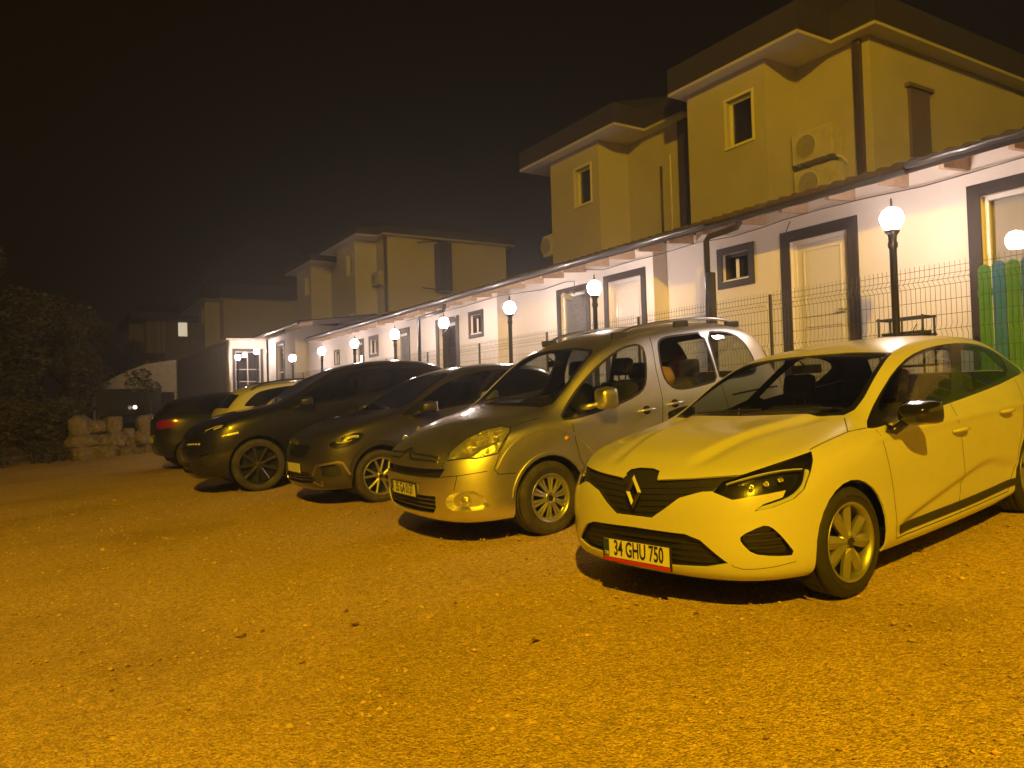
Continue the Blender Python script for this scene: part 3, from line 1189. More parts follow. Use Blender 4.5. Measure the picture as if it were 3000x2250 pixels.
    ribbons(S, [d1[:7] + [(-1.36, .89, .235), (-1.42, .9, .45), (-1.42, .9, .75), (-1.385, .86, .98)], [(-1.365, .89, .235), (-2.12, .89, .245), (-2.21, .9, .40), (-2.29, .9, .56), (-2.40, .9, .70), (-2.46, .88, .85), (-2.5, .84, 1.04)]],
            'door_gap', MT['seam'], root, .006, straight=True)
    ribbons(S, [[(-.345, .69, .98), (-.17, .80, .91), (.22, .79, .86)], [(-.17, .80, .91), (-.34, .82, .915)]], 'bonnet_gap', MT['seam'], root, .006, straight=True)
    ribbons(S, [[(.74, .60, .31), (.70, .64, .285), (.48, .82, .30)]], 'crease_shade', MT['trim_grey'], root, .004, split=True)  # flat grey line painting the shade of the bumper crease
    # lower door moulding and crease
    ribbons(S, [[(-.52, .89, .285), (-1.0, .89, .285), (-1.6, .89, .285), (-2.26, .89, .30)]], 'side_moulding', MT['trim'], root, .055, split=True, height=.012, off=.001)
    for s in (1, -1):
        for x in (-1.28, -2.2):
            handle(root, S, -1.40 if x > -2 else -2.12, .9 * s, .785 if x > -2 else .84, P, cupmat='cup_paint')
    mirror_housing(root, Vector((-.62, 1.0, .975)), (.20, .27, .18), .62, GB, GB, 1, [Vector((-.50, .86, .90)), Vector((-.53, .90, .885)), Vector((-.58, .95, .93))])
    mirror_housing(root, Vector((-.74, -.92, .975)), (.25, .13, .17), .62, GB, GB, -1, [Vector((-.54, -.86, .90)), Vector((-.57, -.88, .90)), Vector((-.62, -.90, .93))])
    # emblem
    p = Vector((.815, .0, .672))
    m = MB()
    w, h, t = .062, .102, .014
    out = [(0, h), (w, 0), (0, -h), (-w, 0)]
    for k in range(4):
        a, b = out[k], out[(k + 1) % 4]
        ia, ib = (a[0] * .48, a[1] * .52), (b[0] * .48, b[1] * .52)
        ma, mb_ = ((a[0] + ia[0]) / 2, (a[1] + ia[1]) / 2), ((b[0] + ib[0]) / 2, (b[1] + ib[1]) / 2)
        A = [Vector((0, a[0], a[1])), Vector((t, ma[0], ma[1])), Vector((0, ia[0], ia[1]))]
        Bq = [Vector((0, b[0], b[1])), Vector((t, mb_[0], mb_[1])), Vector((0, ib[0], ib[1]))]
        m.face([A[0], Bq[0], Bq[1], A[1]])
        m.face([A[1], Bq[1], Bq[2], A[2]])
    em = m.build('emblem', MT['badge'], root)
    em.location = p
    em.rotation_euler = (0, R(-10), 0)
    plate_part(root, S, .01, .325, '34 GHU 750', red=True, lift=.012, tilt=R(-4))
    # wheels
    for x in (0, -2.583):
        for s in (1, -1):
            make_wheel(root, 'wheel', x, .775 * s, .312, .195, .215, 'clio', (MT['alloy'], MT['trim']), steer=R(-3) if x == 0 else 0, faces=s)
    underbody(root, .62, -3.0, .80, .20, [(0, .352, .312), (-2.583, .352, .312)], .31)
    interior(root, z=.42, xd=-.45, zt=.98, front=-1.35, rear=-2.2, zs=.93)
    rearview_mirror(root, -1.08, 1.27)
    # wiper
    ribbons(S, [[(-.40, .1, 1.0), (-.43, .35, 1.01), (-.45, .55, 1.02)], [(-.38, -.45, .995), (-.42, -.2, 1.01), (-.44, .05, 1.015)]], 'wiper', MT['trim'], root, .014, split=True, mirror=False, height=.012, off=.006)
    MB().tube([(-2.62, 0, 1.40), (-2.78, 0, 1.52)], .004).build('antenna', MT['trim'], root)
    lengthen(root)
    return root


def silver_van():
    sp = dict(BERL)
    root = empty('silver_minivan', mat=M_BERL)
    tag(root, 'silver family van with roof rails and plate 35 GA 0137, beside the white hatchback', 'car')
    bm = car_surface(sp, sub=3)
    S = Surf(bm)
    P, GB = MT['silver_paint'], MT['trim']
    for cx in (0, -2.728):
        o = wheel_arch(cx, .368, .335)
        cut(bm, o, (0, 1, 0), ndot=.02).free()
        cut(bm, mir(o), (0, -1, 0), ndot=.02).free()
    w1 = [(-.19, .86, .99), (-.32, .80, 1.11), (-.52, .76, 1.27), (-.71, .75, 1.40), (-.90, .73, 1.50), (-1.08, .71, 1.57), (-1.21, .71, 1.595), (-1.30, .71, 1.595), (-1.345, .73, 1.55), (-1.32, .78, 1.41),
          (-1.25, .84, 1.23), (-1.17, .86, 1.15), (-.98, .87, 1.085), (-.63, .87, 1.02), (-.35, .87, .985)]
    w2 = [(-1.54, .71, 1.57), (-1.60, .71, 1.63), (-1.70, .70, 1.65), (-1.93, .70, 1.66), (-2.20, .69, 1.665), (-2.20, .81, 1.35), (-2.19, .86, 1.165), (-1.99, .87, 1.14), (-1.72, .87, 1.12), (-1.58, .87, 1.14), (-1.50, .85, 1.22), (-1.49, .80, 1.36)]
    w3 = [(-2.25, .69, 1.665), (-2.55, .69, 1.655), (-2.70, .71, 1.61), (-2.79, .74, 1.52), (-2.84, .79, 1.38), (-2.84, .84, 1.24), (-2.74, .86, 1.18), (-2.24, .86, 1.165), (-2.24, .82, 1.31)]
    for k, (o, gm) in enumerate(((w1, 'glass'), (w2, 'glass'), (w3, 'glass'))):
        def side(q, s):
            q = chaikin([Vector(p) for p in q])
            pt = cut(bm, q)
            g = finish(pt, 'side_window', MT[gm], root, S, offset=-.006)
            glass_rim(S, q, 'window_seal', g, MT['trim'], w=.022)
        both(side, o)
    ws = [(-.22, .73, 1.12), (-.42, .70, 1.28), (-.62, .665, 1.42), (-.80, .62, 1.55), (-.86, .55, 1.60), (-.88, .25, 1.63), (-.88, 0, 1.635)]
    ws = ws + mir(ws[:-1]) + [(-.14, -.66, 1.095), (-.10, -.35, 1.10), (-.08, 0, 1.105), (-.10, .35, 1.10), (-.14, .66, 1.095)]
    pw = cut(bm, [Vector(p) for p in ws], (.7, 0, .7))
    inn = [(-.26, .68, 1.15), (-.42, .665, 1.27), (-.62, .635, 1.41), (-.79, .59, 1.53), (-.83, .53, 1.57), (-.85, .25, 1.60), (-.85, 0, 1.61)]
    inn = inn + mir(inn[:-1]) + [(-.18, -.6, 1.13), (-.14, 0, 1.14), (-.18, .6, 1.13)]
    glass_from(pw, [Vector(p) for p in inn], 'windscreen', root, S, MT['glass'], (.7, 0, .7))
    finish(pw, 'windscreen_border', MT['gloss_black'], root, S, offset=-.002)
    rw = [(-3.19, .56, 1.62), (-3.2, 0, 1.64), (-3.19, -.56, 1.62), (-3.35, -.62, 1.2), (-3.4, 0, 1.2), (-3.35, .62, 1.2)]
    finish(cut(bm, [Vector(p) for p in rw], (-1, 0, .2)), 'rear_window', MT['glass'], root, S, offset=-.003)
    hl = [(.28, .77, .985), (.31, .82, .95), (.41, .86, .87), (.48, .865, .785), (.59, .82, .768), (.65, .79, .758), (.70, .75, .768), (.83, .605, .757), (.78, .575, .82), (.72, .57, .86), (.61, .57, .915), (.43, .61, .975), (.32, .69, .995)]

    def lamp(o, s):
        d = Vector((.7, .45 * s, .5)).normalized()
        pt = cut(bm, chaikin([Vector(p) for p in o]), d)
        h = finish(pt.copy(), 'headlight', MT['lens'], root, S, offset=.001)
        housing(pt, 'lamp_reflector', MT['reflector'], h, .06, S, shrink=.08)
        for (q, r) in (((.64, .70, .83), .062), ((.46, .76, .90), .055)):
            p, n = S.snap((q[0], q[1] * s, q[2]))
            j = MB().lathe([(r, -.012), (r * .98, -.02), (r * .8, -.045), (r * .4, -.056), (.016, -.058), (.014, -.03), (0, -.026)], n=24).build('lamp_bowl', MT['reflector'], h)
            j.matrix_world = Matrix.Translation(p) @ Vector((.9, .3 * s, .3)).to_track_quat('Z', 'Y').to_matrix().to_4x4()
        pt.free()
        b2 = bmesh.new()
        ribbon(b2, S, [Vector(p) for p in o], .012, off=.001, closed=True, straight=True)
        bmesh.ops.recalc_face_normals(b2, faces=b2.faces)
        finish(b2, 'lamp_seal', MT['seam'], h, None)
    both(lamp, hl)
    gr = [Vector(p) for p in ((.95, 0, .685), (.92, .35, .685), (.86, .60, .69), (.89, .555, .615), (.93, .3, .612), (.95, 0, .61))]
    gr = gr + [Vector(p) for p in mir(gr[1:-1])]
    pt = cut(bm, gr, (1, 0, 0))
    gg = housing(pt, 'upper_grille', MT['trim'], root, .05, dirv=(1, 0, 0))
    pt.free()
    lg = [(.95, 0, .455), (.93, .35, .455), (.905, .50, .455), (.915, .49, .35), (.925, .44, .305), (.94, .2, .298), (.95, 0, .295)]
    lg = [Vector(p) for p in lg + mir(lg[1:-1])]
    pt = cut(bm, lg, (1, 0, 0))
    gg = housing(pt, 'lower_grille', MT['trim'], root, .05, dirv=(1, 0, 0))
    pt.free()
    slats(S, lg, (1, 0, 0), [.335, .375, .415], 'grille_bar', MT['trim_grey'], gg, width=.012, height=.01, off=-.035)
    fg = [(.875, .60, .41), (.865, .63, .465), (.80, .72, .50), (.67, .82, .495), (.575, .865, .345), (.70, .80, .33), (.80, .71, .33), (.865, .62, .35)]

    def fog(o, s):
        pt = cut(bm, chaikin([Vector(p) for p in o]), (.8, .55 * s, 0))
        e = housing(pt, 'fog_lamp', P, root, .045, S, shrink=.22)
        pt.free()
        p, n = S.snap((.78, .73 * s, .415))
        j = MB().lathe([(.045, -.05), (.048, -.012), (.042, -.006), (.030, -.002), (0, .004)], n=24).build('fog_lens', MT['reflector'], e)
        j.matrix_world = Matrix.Translation(p) @ Vector((.95, .25 * s, 0)).to_track_quat('Z', 'Y').to_matrix().to_4x4()
    both(fog, fg)
    tl = [(-3.22, .82, 1.48), (-3.38, .72, 1.48), (-3.43, .66, 1.25), (-3.44, .66, .98), (-3.36, .80, .96), (-3.28, .84, 1.2)]

    def tlamp(o, s):
        finish(cut(bm, chaikin([Vector(p) for p in o]), (-.75, .65 * s, .1)), 'tail_light', MT['red_lens'], root, S, offset=.003)
    both(tlamp, tl)
    hd = [(-.13, .70, 1.09), (-.02, .80, 1.03), (.27, .765, .99), (.42, .605, .98), (.61, .565, .92), (.78, .57, .825), (.86, .565, .70)]
    hd = [Vector(p) for p in hd] + [Vector(p) for p in ((.92, .3, .70), (.94, 0, .70), (.92, -.3, .70))] + [Vector(p) for p in mir(hd)] + [Vector((-.1, 0, 1.1))]
    pt = cut(bm, hd, (.75, 0, .66), rad=1.5)
    finish(pt, 'bonnet', P, root, S)
    d1 = [(-.30, .89, .95), (-.31, .905, .80), (-.34, .91, .62), (-.44, .91, .45), (-.50, .90, .29), (-1.28, .9, .29), (-1.35, .91, .6), (-1.36, .905, .87), (-1.40, .88, 1.05), (-1.36, .86, 1.15), (-.6, .87, 1.1)]
    d2 = [(-1.30, .9, .29), (-2.28, .9, .30), (-2.31, .91, .7), (-2.22, .88, 1.15), (-1.50, .87, 1.15), (-1.42, .88, 1.05), (-1.38, .905, .87), (-1.37, .91, .6)]

    def door(o, s):
        finish(cut(bm, [Vector(p) for p in o], (0, s, 0), ndot=.02), 'door', P, root, S)
    both(door, d1)
    both(door, d2)
    finish(bm, 'body', P, root, S, thick=.012)
    ribbons(S, [d1[:6] + [(-1.35, .91, .6), (-1.365, .905, .87), (-1.40, .88, 1.05), (-1.42, .80, 1.35), (-1.46, .73, 1.55), (-1.48, .69, 1.66)], [(-1.30, .9, .29), (-2.28, .9, .30), (-2.31, .91, .7), (-2.22, .87, 1.16)]],
            'door_gap', MT['seam'], root, .007, straight=True)
    ribbons(S, [[(-.02, .80, 1.03), (.27, .765, .99)], [(.61, .565, .92), (.78, .57, .825), (.86, .565, .70)], [(.88, .57, .62), (.80, .715, .63), (.59, .86, .65)],
                [(.31, .825, .95), (.45, .86, .80), (.53, .875, .66), (.50, .885, .61), (.34, .905, .60)], [(.80, .705, .63), (.835, .69, .51)]], 'bumper_gap', MT['seam'], root, .006, straight=True)
    ribbons(S, [[(-2.36, .905, 1.0), (-2.8, .90, 1.02), (-3.15, .85, 1.02)]], 'slide_rail', MT['seam'], root, .02, split=True)
    # body side rubbing strip low on the doors, wheel arch flare
    ribbons(S, [arc(0, .335, .385, 8, 172, 16, .905), arc(-2.728, .335, .385, 8, 172, 16, .905)], 'arch_lip', P, root, .03, split=True, height=.010, off=.0)
    ribbons(S, [arc(0, .36, .58, 30, 150, 12, .89)], 'fender_crease', P, root, .03, split=True, height=.008, off=-.001)
    for s in (1, -1):
        handle(root, S, -1.18, .9 * s, .965, P, L=.21)
        handle(root, S, -1.55, .9 * s, .99, P, L=.21)
    # chevrons pressed into the bonnet nose
    for z, nm in ((.80, 0), (.745, 1)):
        l = [(.9, y, z + dz) for y, dz in ((-.52, .012), (-.3, .0), (-.13, -.004), (-.085, .01), (0, .085), (.085, .01), (.13, -.004), (.3, 0), (.52, .012))]
        ribbons(S, [l], 'chevron', MT['grey_paint'], root, .022, mirror=False, height=.012, off=0, straight=True)
    plate_part(root, S, -.01, .49, '35 GA 0137', lift=.012)
    mirror_housing(root, Vector((-.59, 1.03, 1.14)), (.17, .20, .235), .80, P, P, 1, [Vector((-.42, .87, 1.07)), Vector((-.47, .93, 1.08)), Vector((-.54, .97, 1.09))])
    mirror_housing(root, Vector((-.59, -1.03, 1.14)), (.17, .20, .235), .80, P, P, -1, [Vector((-.42, -.87, 1.07)), Vector((-.47, -.93, 1.08)), Vector((-.54, -.97, 1.09))])
    for s in (1, -1):
        m = MB()
        zz = lambda x: S.t.ray_cast(Vector((x, .60 * s, 3)), Vector((0, 0, -1)))[0]
        pts = []
        for i in range(15):
            x = lerp(-1.12, -2.82, i / 14)
            h = zz(x)
            up = .055 * (1 - (abs(i - 7) / 7) ** 8)
            pts.append(Vector((x, .60 * s, h.z + .012 + up)))
        m.tube(pts, .016, n=8)
        r = m.build('roof_rail', MT['satin'], root)
        for x in (-1.17, -2.0, -2.76):
            h = zz(x)
            f = MB()
            f.box((x - .1, .60 * s - .018, h.z - .01), (x + .1, .60 * s + .018, h.z + .058), bev=.012)
            f.build('rail_foot', MT['trim'], r)
    for x in (0, -2.728):
        for s in (1, -1):
            make_wheel(root, 'wheel', x, .79 * s, .325, .205, .205, 'hubcap', (MT['hubcap'], MT['seam']), steer=R(4) if x == 0 else 0, faces=s)
    underbody(root, .75, -3.25, .83, .24, [(0, .368, .335), (-2.728, .368, .335)], .32)
    interior(root, z=.62, xd=-.25, zt=1.06, front=-1.15, rear=-2.0, w=.74, seatmat='seat', zs=1.05)
    rearview_mirror(root, -.78, 1.48)
    # parcel shelf light and load seen through the rear side glass
    ribbons(S, [[(-.2, .1, 1.12), (-.24, .4, 1.15), (-.28, .62, 1.18)], [(-.18, -.5, 1.11), (-.22, -.2, 1.13), (-.24, .05, 1.14)]], 'wiper', MT['trim'], root, .014, split=True, mirror=False, height=.012, off=.006)
    MB().lathe([(0, 0), (.11, .01), (.12, .10), (.08, .2), (0, .22)], c=(-1.95, .34, 1.13), n=16).build('yellow_bag', MT['brass'], root)
    MB().lathe([(.0, -.02), (.028, 0), (.0, .012)], c=(0, 0, 0), n=12).build('side_repeater', MT['brass'], root).matrix_local = Matrix.Translation(S.snap((-.22, .9, .82))[0]) @ Vector((0, 1, 0)).to_track_quat('Z', 'Y').to_matrix().to_4x4()
    return root


def simple_car(name, label, M, k, paint, wheel, group=None, rails=False, plate=None, kind='graphite', tail=False, glass='glass_dark'):
    """the darker cars further along the row, morphed in length, width and height"""
    kx0, kx, ky, kz, wr = k
    fx = lambda x: x * (kx0 if x > 0 else kx)
    sp = morph(CLIO, fx, lambda z, x: z * kz, lambda y: y * ky)
    sp['ridge'] = .014
    f3 = lambda L: [Vector((fx(p[0]), p[1] * ky, p[2] * kz)) for p in L]
    root = empty(name, mat=M)
    tag(root, label, 'car', group)
    bm = car_surface(sp, sub=3)
    S = Surf(bm)
    P = MT[paint]
    zc = wr
    ar = wr + .05
    for cx in (0, fx(-2.583)):
        o = wheel_arch(cx, ar, zc + .01)
        cut(bm, o, (0, 1, 0), ndot=.02).free()
        cut(bm, mir(o), (0, -1, 0), ndot=.02).free()
    dlo = f3([(-.33, .82, .925), (-.67, .73, 1.07), (-1.01, .68, 1.22), (-1.30, .65, 1.305), (-1.6, .63, 1.338), (-1.95, .63, 1.345), (-2.3, .64, 1.322)] +
             ([(-2.56, .66, 1.285), (-2.74, .70, 1.24), (-2.82, .76, 1.12), (-2.72, .79, 1.07)] if kind != 'white' else [(-2.52, .66, 1.29), (-2.62, .70, 1.24), (-2.78, .76, 1.12), (-2.80, .79, 1.075)]) +
             [(-2.5, .82, 1.048), (-2.17, .84, 1.02), (-1.4, .86, .975), (-.62, .85, .925), (-.41, .84, .912)])
    gs = [f3([(-.50, .84, .945), (-.72, .72, 1.072), (-1.02, .67, 1.20), (-1.32, .65, 1.285), (-1.6, .64, 1.318), (-1.80, .64, 1.325), (-1.52, .75, 1.16), (-1.38, .85, .99)]),
          f3([(-1.90, .64, 1.325), (-2.25, .65, 1.30), (-2.42, .67, 1.275), (-2.38, .80, 1.075), (-2.15, .83, 1.04), (-1.48, .85, 1.0), (-1.62, .75, 1.15)])]

    def side(o, s):
        o = [Vector(p) for p in o]
        pt = cut(bm, chaikin(o))
        for g in gs:
            glass_from(pt, chaikin([Vector(p) for p in (g if s > 0 else mir(g))]), 'side_window', root, S, MT[glass])
        finish(pt, 'window_surround', MT['gloss_black'], root, S, offset=-.002)
    both(side, dlo)
    ws = f3([(-.385, .665, .99), (-.47, .69, 1.02), (-.62, .68, 1.09), (-.96, .63, 1.26), (-1.19, .59, 1.343), (-1.225, .25, 1.37), (-1.23, 0, 1.375)])
    ws = ws + [Vector(p) for p in mir(ws[:-1])] + f3([(-.33, -.40, .985), (-.30, 0, .985), (-.33, .40, .985)])
    finish(cut(bm, ws, (.55, 0, .83)), 'windscreen', MT[glass], root, S, offset=-.003)
    rw = f3([(-2.90, .50, 1.29), (-2.92, 0, 1.32), (-2.90, -.50, 1.29), (-3.06, -.60, 1.07), (-3.1, 0, 1.07), (-3.06, .60, 1.07)])
    finish(cut(bm, rw, (-1, 0, .4)), 'rear_window', MT['glass_dark'], root, S, offset=-.003)
    hl = f3([(.26, .82, .80), (.34, .84, .755), (.50, .80, .70), (.64, .68, .685), (.72, .54, .695), (.70, .50, .725), (.60, .62, .76), (.44, .73, .79)])
    if kind == 'graphite':
        hl = f3([(.60, .70, .69), (.55, .75, .72), (.45, .79, .755), (.32, .83, .785), (.21, .85, .785), (.18, .87, .74), (.28, .86, .68), (.42, .83, .64), (.56, .76, .635)])
    if kind == 'black':
        hl = f3([(.68, .55, .76), (.58, .62, .80), (.49, .66, .825), (.36, .76, .825), (.34, .81, .78), (.45, .78, .76), (.60, .66, .735), (.70, .56, .74)])

    def lamp(o, s):
        pt = cut(bm, chaikin([Vector(p) for p in o]), Vector((.75, .65 * s, .1)))
        h = finish(pt.copy(), 'headlight', MT['lens'], root, S, offset=.001)
        housing(pt, 'lamp_housing', MT['lampblack'], h, .05, S, shrink=.06)
        pt.free()
        lines = {'graphite': [([(.25, .86, .75), (.33, .84, .755), (.40, .82, .74)], .035), ([(.52, .775, .70), (.42, .815, .70), (.34, .84, .715)], .010)],
                 'black': [([(.62, .63, .775), (.50, .70, .80), (.40, .77, .805)], .016), ([(.52, .72, .775), (.42, .775, .79)], .022)]}.get(kind, [])  # bright strips on the black car are added for its lamp glints
        b = bmesh.new()
        for l, ww in lines:
            ribbon(b, S, f3([(p[0], p[1] * s, p[2]) for p in l]), ww, off=-.02, height=.008)
        finish(b, 'light_strip', MT['drl_glint'], h, None, smooth=False)
        for (q, r) in (((.62, .66, .72), .035), ((.50, .76, .735), .035), ((.38, .82, .76), .028)):
            p, n = S.snap(f3([(q[0], q[1] * s, q[2])])[0])
            j = MB().lathe([(r * 1.2, -.03), (r * 1.15, -.01), (r * .9, -.02), (0, -.028)], n=16).build('projector', MT['reflector'], h)
            j.matrix_world = Matrix.Translation(p) @ n.to_track_quat('Z', 'Y').to_matrix().to_4x4()
    if not tail:
        both(lamp, hl)
    gr = f3([(.80, 0, .69), (.79, .3, .69), (.74, .47, .685), (.77, .40, .60), (.80, .33, .55), (.83, 0, .545)])
    gr = gr + [Vector(p) for p in mir(gr[1:-1])]
    pt = cut(bm, gr, (1, 0, 0))
    g = housing(pt, 'grille', MT['trim'], root, .04, dirv=(1, 0, 0))
    pt.free()
    slats(S, gr, (1, 0, 0), [.575 * kz, .605 * kz, .635 * kz, .665 * kz], 'grille_bar', MT['gloss_black'], g, width=.012, height=.01, off=-.03)
    lg = f3([(.84, 0, .40), (.81, .42, .40), (.76, .55, .32), (.79, .46, .28), (.82, 0, .272)])
    lg = lg + [Vector(p) for p in mir(lg[1:-1])]
    pt = cut(bm, lg, (1, 0, 0))
    g = housing(pt, 'lower_grille', MT['trim'], root, .04, dirv=(1, 0, 0))
    pt.free()
    slats(S, lg, (1, 0, 0), [.31 * kz, .345 * kz, .375 * kz], 'grille_bar', MT['gloss_black'], g, width=.012, height=.01, off=-.03)
    fg = f3([(.70, .62, .47), (.60, .74, .50), (.52, .80, .44), (.50, .82, .36), (.62, .76, .34), (.70, .66, .36)])

    def fog(o, s):
        pt = cut(bm, [Vector(p) for p in o], (.7, .7 * s, 0))
        e = housing(pt, 'fog_recess', MT['trim'], root, .04, S, shrink=.06)
        pt.free()
        if kind == 'graphite':   # bright angular bracket round the fog lamp
            b = bmesh.new()
            ribbon(b, S, [Vector((p[0], p[1] * s, p[2])) for p in f3([(.78, .53, .37), (.745, .60, .465), (.64, .73, .487), (.54, .80, .497), (.48, .825, .478), (.405, .85, .35)])], .030, off=.002, height=.012, straight=True)
            ribbon(b, S, [Vector((p[0], p[1] * s, p[2])) for p in f3([(.765, .53, .30), (.69, .64, .255), (.70, .655, .31)])], .026, off=.002, height=.012, straight=True)
            bmesh.ops.recalc_face_normals(b, faces=b.faces)
            finish(b, 'fog_bracket', MT['satin'], root, None, smooth=False)
        elif not tail:
            p, n = S.snap(f3([(.62, .73 * s, .44)])[0])
            b = bmesh.new()
            ribbon(b, S, [Vector((p[0], p[1] * s, p[2])) for p in f3([(.43, .82, .675), (.36, .84, .69), (.23, .87, .70)])], .038, off=.001, height=.008)
            bmesh.ops.recalc_face_normals(b, faces=b.faces)
            finish(b, 'light_strip', MT['reflector'], e, None, smooth=False)
    both(fog, fg)
    if tail:
        tl = f3([(-2.80, .86, .99), (-2.98, .79, .99), (-3.10, .66, .985), (-3.15, .50, .97), (-3.16, .48, .86), (-3.11, .66, .82), (-2.96, .83, .84), (-2.82, .88, .88)])

        def tlamp(o, s):
            pt = cut(bm, chaikin([Vector(p) for p in o]), (-.75, .65 * s, .1))
            h = finish(pt.copy(), 'tail_light', MT['red_lens'], root, S, offset=.003)
            pt.free()
        both(tlamp, tl)
    hd = f3([(-.345, .69, .98), (-.17, .80, .91), (.22, .79, .86), (.455, .70, .815), (.59, .605, .78), (.705, .37, .762), (.76, 0, .75)])
    hd = hd + [Vector(p) for p in mir(hd[:-1])] + f3([(-.345, -.3, 1), (-.345, .3, 1)])
    finish(cut(bm, hd, (.25, 0, 1), rad=1.7), 'bonnet', P, root, S)
    d1 = f3([(-.41, .84, .90), (-.44, .89, .70), (-.455, .90, .53), (-.47, .89, .24), (-1.36, .89, .24), (-1.42, .9, .45), (-1.42, .9, .75), (-1.38, .86, 1.02), (-.5, .84, 1.0)])
    d2 = f3([(-1.365, .89, .24), (-2.12, .89, .25), (-2.19, .9, .42), (-2.25, .9, .56), (-2.36, .9, .70), (-2.46, .88, .85), (-2.44, .84, 1.06), (-1.385, .86, 1.02), (-1.425, .9, .75), (-1.425, .9, .45)])

    def door(o, s):
        finish(cut(bm, [Vector(p) for p in o], (0, s, 0), ndot=.02), 'door', P, root, S)
    both(door, d1)
    both(door, d2)
    finish(bm, 'body', P, root, S, thick=.012)
    ribbons(S, [d1[:7], d2[:6]], 'door_gap', MT['seam'], root, .006, straight=True)
    ribbons(S, [hd[:3]], 'bonnet_gap', MT['seam'], root, .006, straight=True)
    # dark cladding round the wheel arches
    if kind in ('graphite',):
        ribbons(S, [arc(0, zc + .01, ar + .025, 0, 180, 16, .9 * ky), arc(fx(-2.583), zc + .01, ar + .025, 0, 180, 16, .9 * ky)], 'arch_cladding', MT['trim'], root, .06, split=True, height=.012, off=.001)
    for s in (1, -1):
        for x, z in ((-1.28, .80), (-2.08, .84)):
            q = f3([(x, .9 * s, z)])[0]
            handle(root, S, q.x, q.y, q.z, P)
        c = f3([(-.62, 1.0 * s, .985)])[0]
        mirror_housing(root, c, (.20, .25, .18), .65, P, MT['trim'], s, f3([(-.48, .86 * s, .92), (-.53, .91 * s, .93), (-.58, .95 * s, .95)]))
    if plate:
        plate_part(root, S, 0, plate[1], plate[0], lift=.012)
    if tail:
        q = S.t.ray_cast(Vector((-5, 0, .62 * kz)), Vector((1, 0, 0)))[0]
        MB().box((q.x - .012, -.26, q.z - .056), (q.x - .002, .26, q.z + .056)).build('number_plate', MT['plate'], root)
        MB().box((q.x - .006, -.34, q.z + .075), (q.x + .02, .34, q.z + .10)).build('tailgate_handle', MT['satin'], root)
    for x in (0, fx(-2.583)):
        for s in (1, -1):
            make_wheel(root, 'wheel', x, .775 * ky * s, wr, .22, wr - .105, wheel[0], (MT[wheel[1]], MT['trim']), steer=R(-3) if x == 0 else 0, faces=s)
    underbody(root, .62 * kx0, -3.0 * kx, .80 * ky, .22 * kz, [(0, ar, zc + .01), (fx(-2.583), ar, zc + .01)], wr)
    interior(root, z=.45 * kz, xd=-.45 * kx, zt=.97 * kz, front=-1.35 * kx, rear=-2.2 * kx, w=.66, zs=.95 * kz)
    if rails:
        for s in (1, -1):
            zz = lambda x: S.t.ray_cast(Vector((x, .56 * s * ky, 3)), Vector((0, 0, -1)))[0]
            pts = []
            for i in range(13):
                x = lerp(fx(-1.35), fx(-2.62), i / 12)
                pts.append(Vector((x, .56 * s * ky, zz(x).z + .008 + .06 * (1 - (abs(i - 6) / 6) ** 6))))
            MB().tube(pts, .016, n=8).build('roof_rail', MT['trim'], root)
    if kind == 'graphite':
        p = S.t.ray_cast(Vector((3, 0, .72 * kz)), Vector((-1, 0, 0)))[0]
        m = MB()
        m.tube([p + Vector((.012, .05 * math.cos(a), .04 * math.sin(a))) for a in [2 * math.pi * q / 20 for q in range(20)]], .006, n=6, closed=True)
        m.build('emblem', MT['chrome'], root)
    if kind == 'black':
        p = S.t.ray_cast(Vector((3, 0, .79 * kz)), Vector((-1, 0, 0)))[0]
        b = bmesh.new()
        for k2 in range(6):
            x_, y_ = lerp(.80, .69, k2 / 5), lerp(.36, .64, k2 / 5)
            c_ = f3([(x_, y_, .61)])[0]
            d_ = Vector((-.004, .02, 0))
            ribbon(b, S, [c_ - d_, c_ + d_], .028, off=.002, height=.006, straight=True)
        bmesh.ops.recalc_face_normals(b, faces=b.faces)
        finish(b, 'grille_badge', MT['drl_glint'], root, None, smooth=False)  # white instead of chrome, so the glints of the bars are painted
    return root


M_GREY = car_matrix(3.62, 9.82, .02)
M_BLACK = car_matrix(2.95, 12.98, -.03)
white_hatchback()
silver_van()
simple_car('grey_crossover', 'dark grey crossover with bright angular fog lamp brackets, beside the silver van', M_GREY, (.96, 1.04, 1.0, 1.13, .325), 'grey_paint', ('five', 'alloy'), plate=('', .50), kind='graphite')
simple_car('black_suv', 'big black sport utility with large dusty dark wheels in the middle of the row', M_BLACK, (1.15, 1.2, 1.05, 1.31, .395), 'black_paint', ('seven', 'alloy_dark'), kind='black')
WX = 3.0 + 3.22 * 1.08
simple_car('white_suv', 'white sport utility parked nose in with black roof rails, mostly hidden by the black one', car_matrix(WX, 15.9, 0, flip=True), (1.05, 1.08, 1.0, 1.19, .34), 'white_paint', ('five', 'alloy'), rails=True, kind='white', tail=True)
DX = 2.2 + 3.22 * 1.1
simple_car('dark_estate_car', 'dark estate car with red tail light, parked nose in at the far end', car_matrix(DX, 18.7, 0, flip=True), (1.05, 1.1, 1.0, 1.13, .33), 'dark_paint', ('five', 'alloy'), kind='estate', tail=True)
#@@SITE
# ------------------------------------------------------------------ site materials
MT['gravel'] = nmat('gravel_ground', (.58, .41, .155), .95, var=.28, scale=26, dark=(.33, .215, .09), darkpos=(.48, .75), dscale=.30, spec=.2)


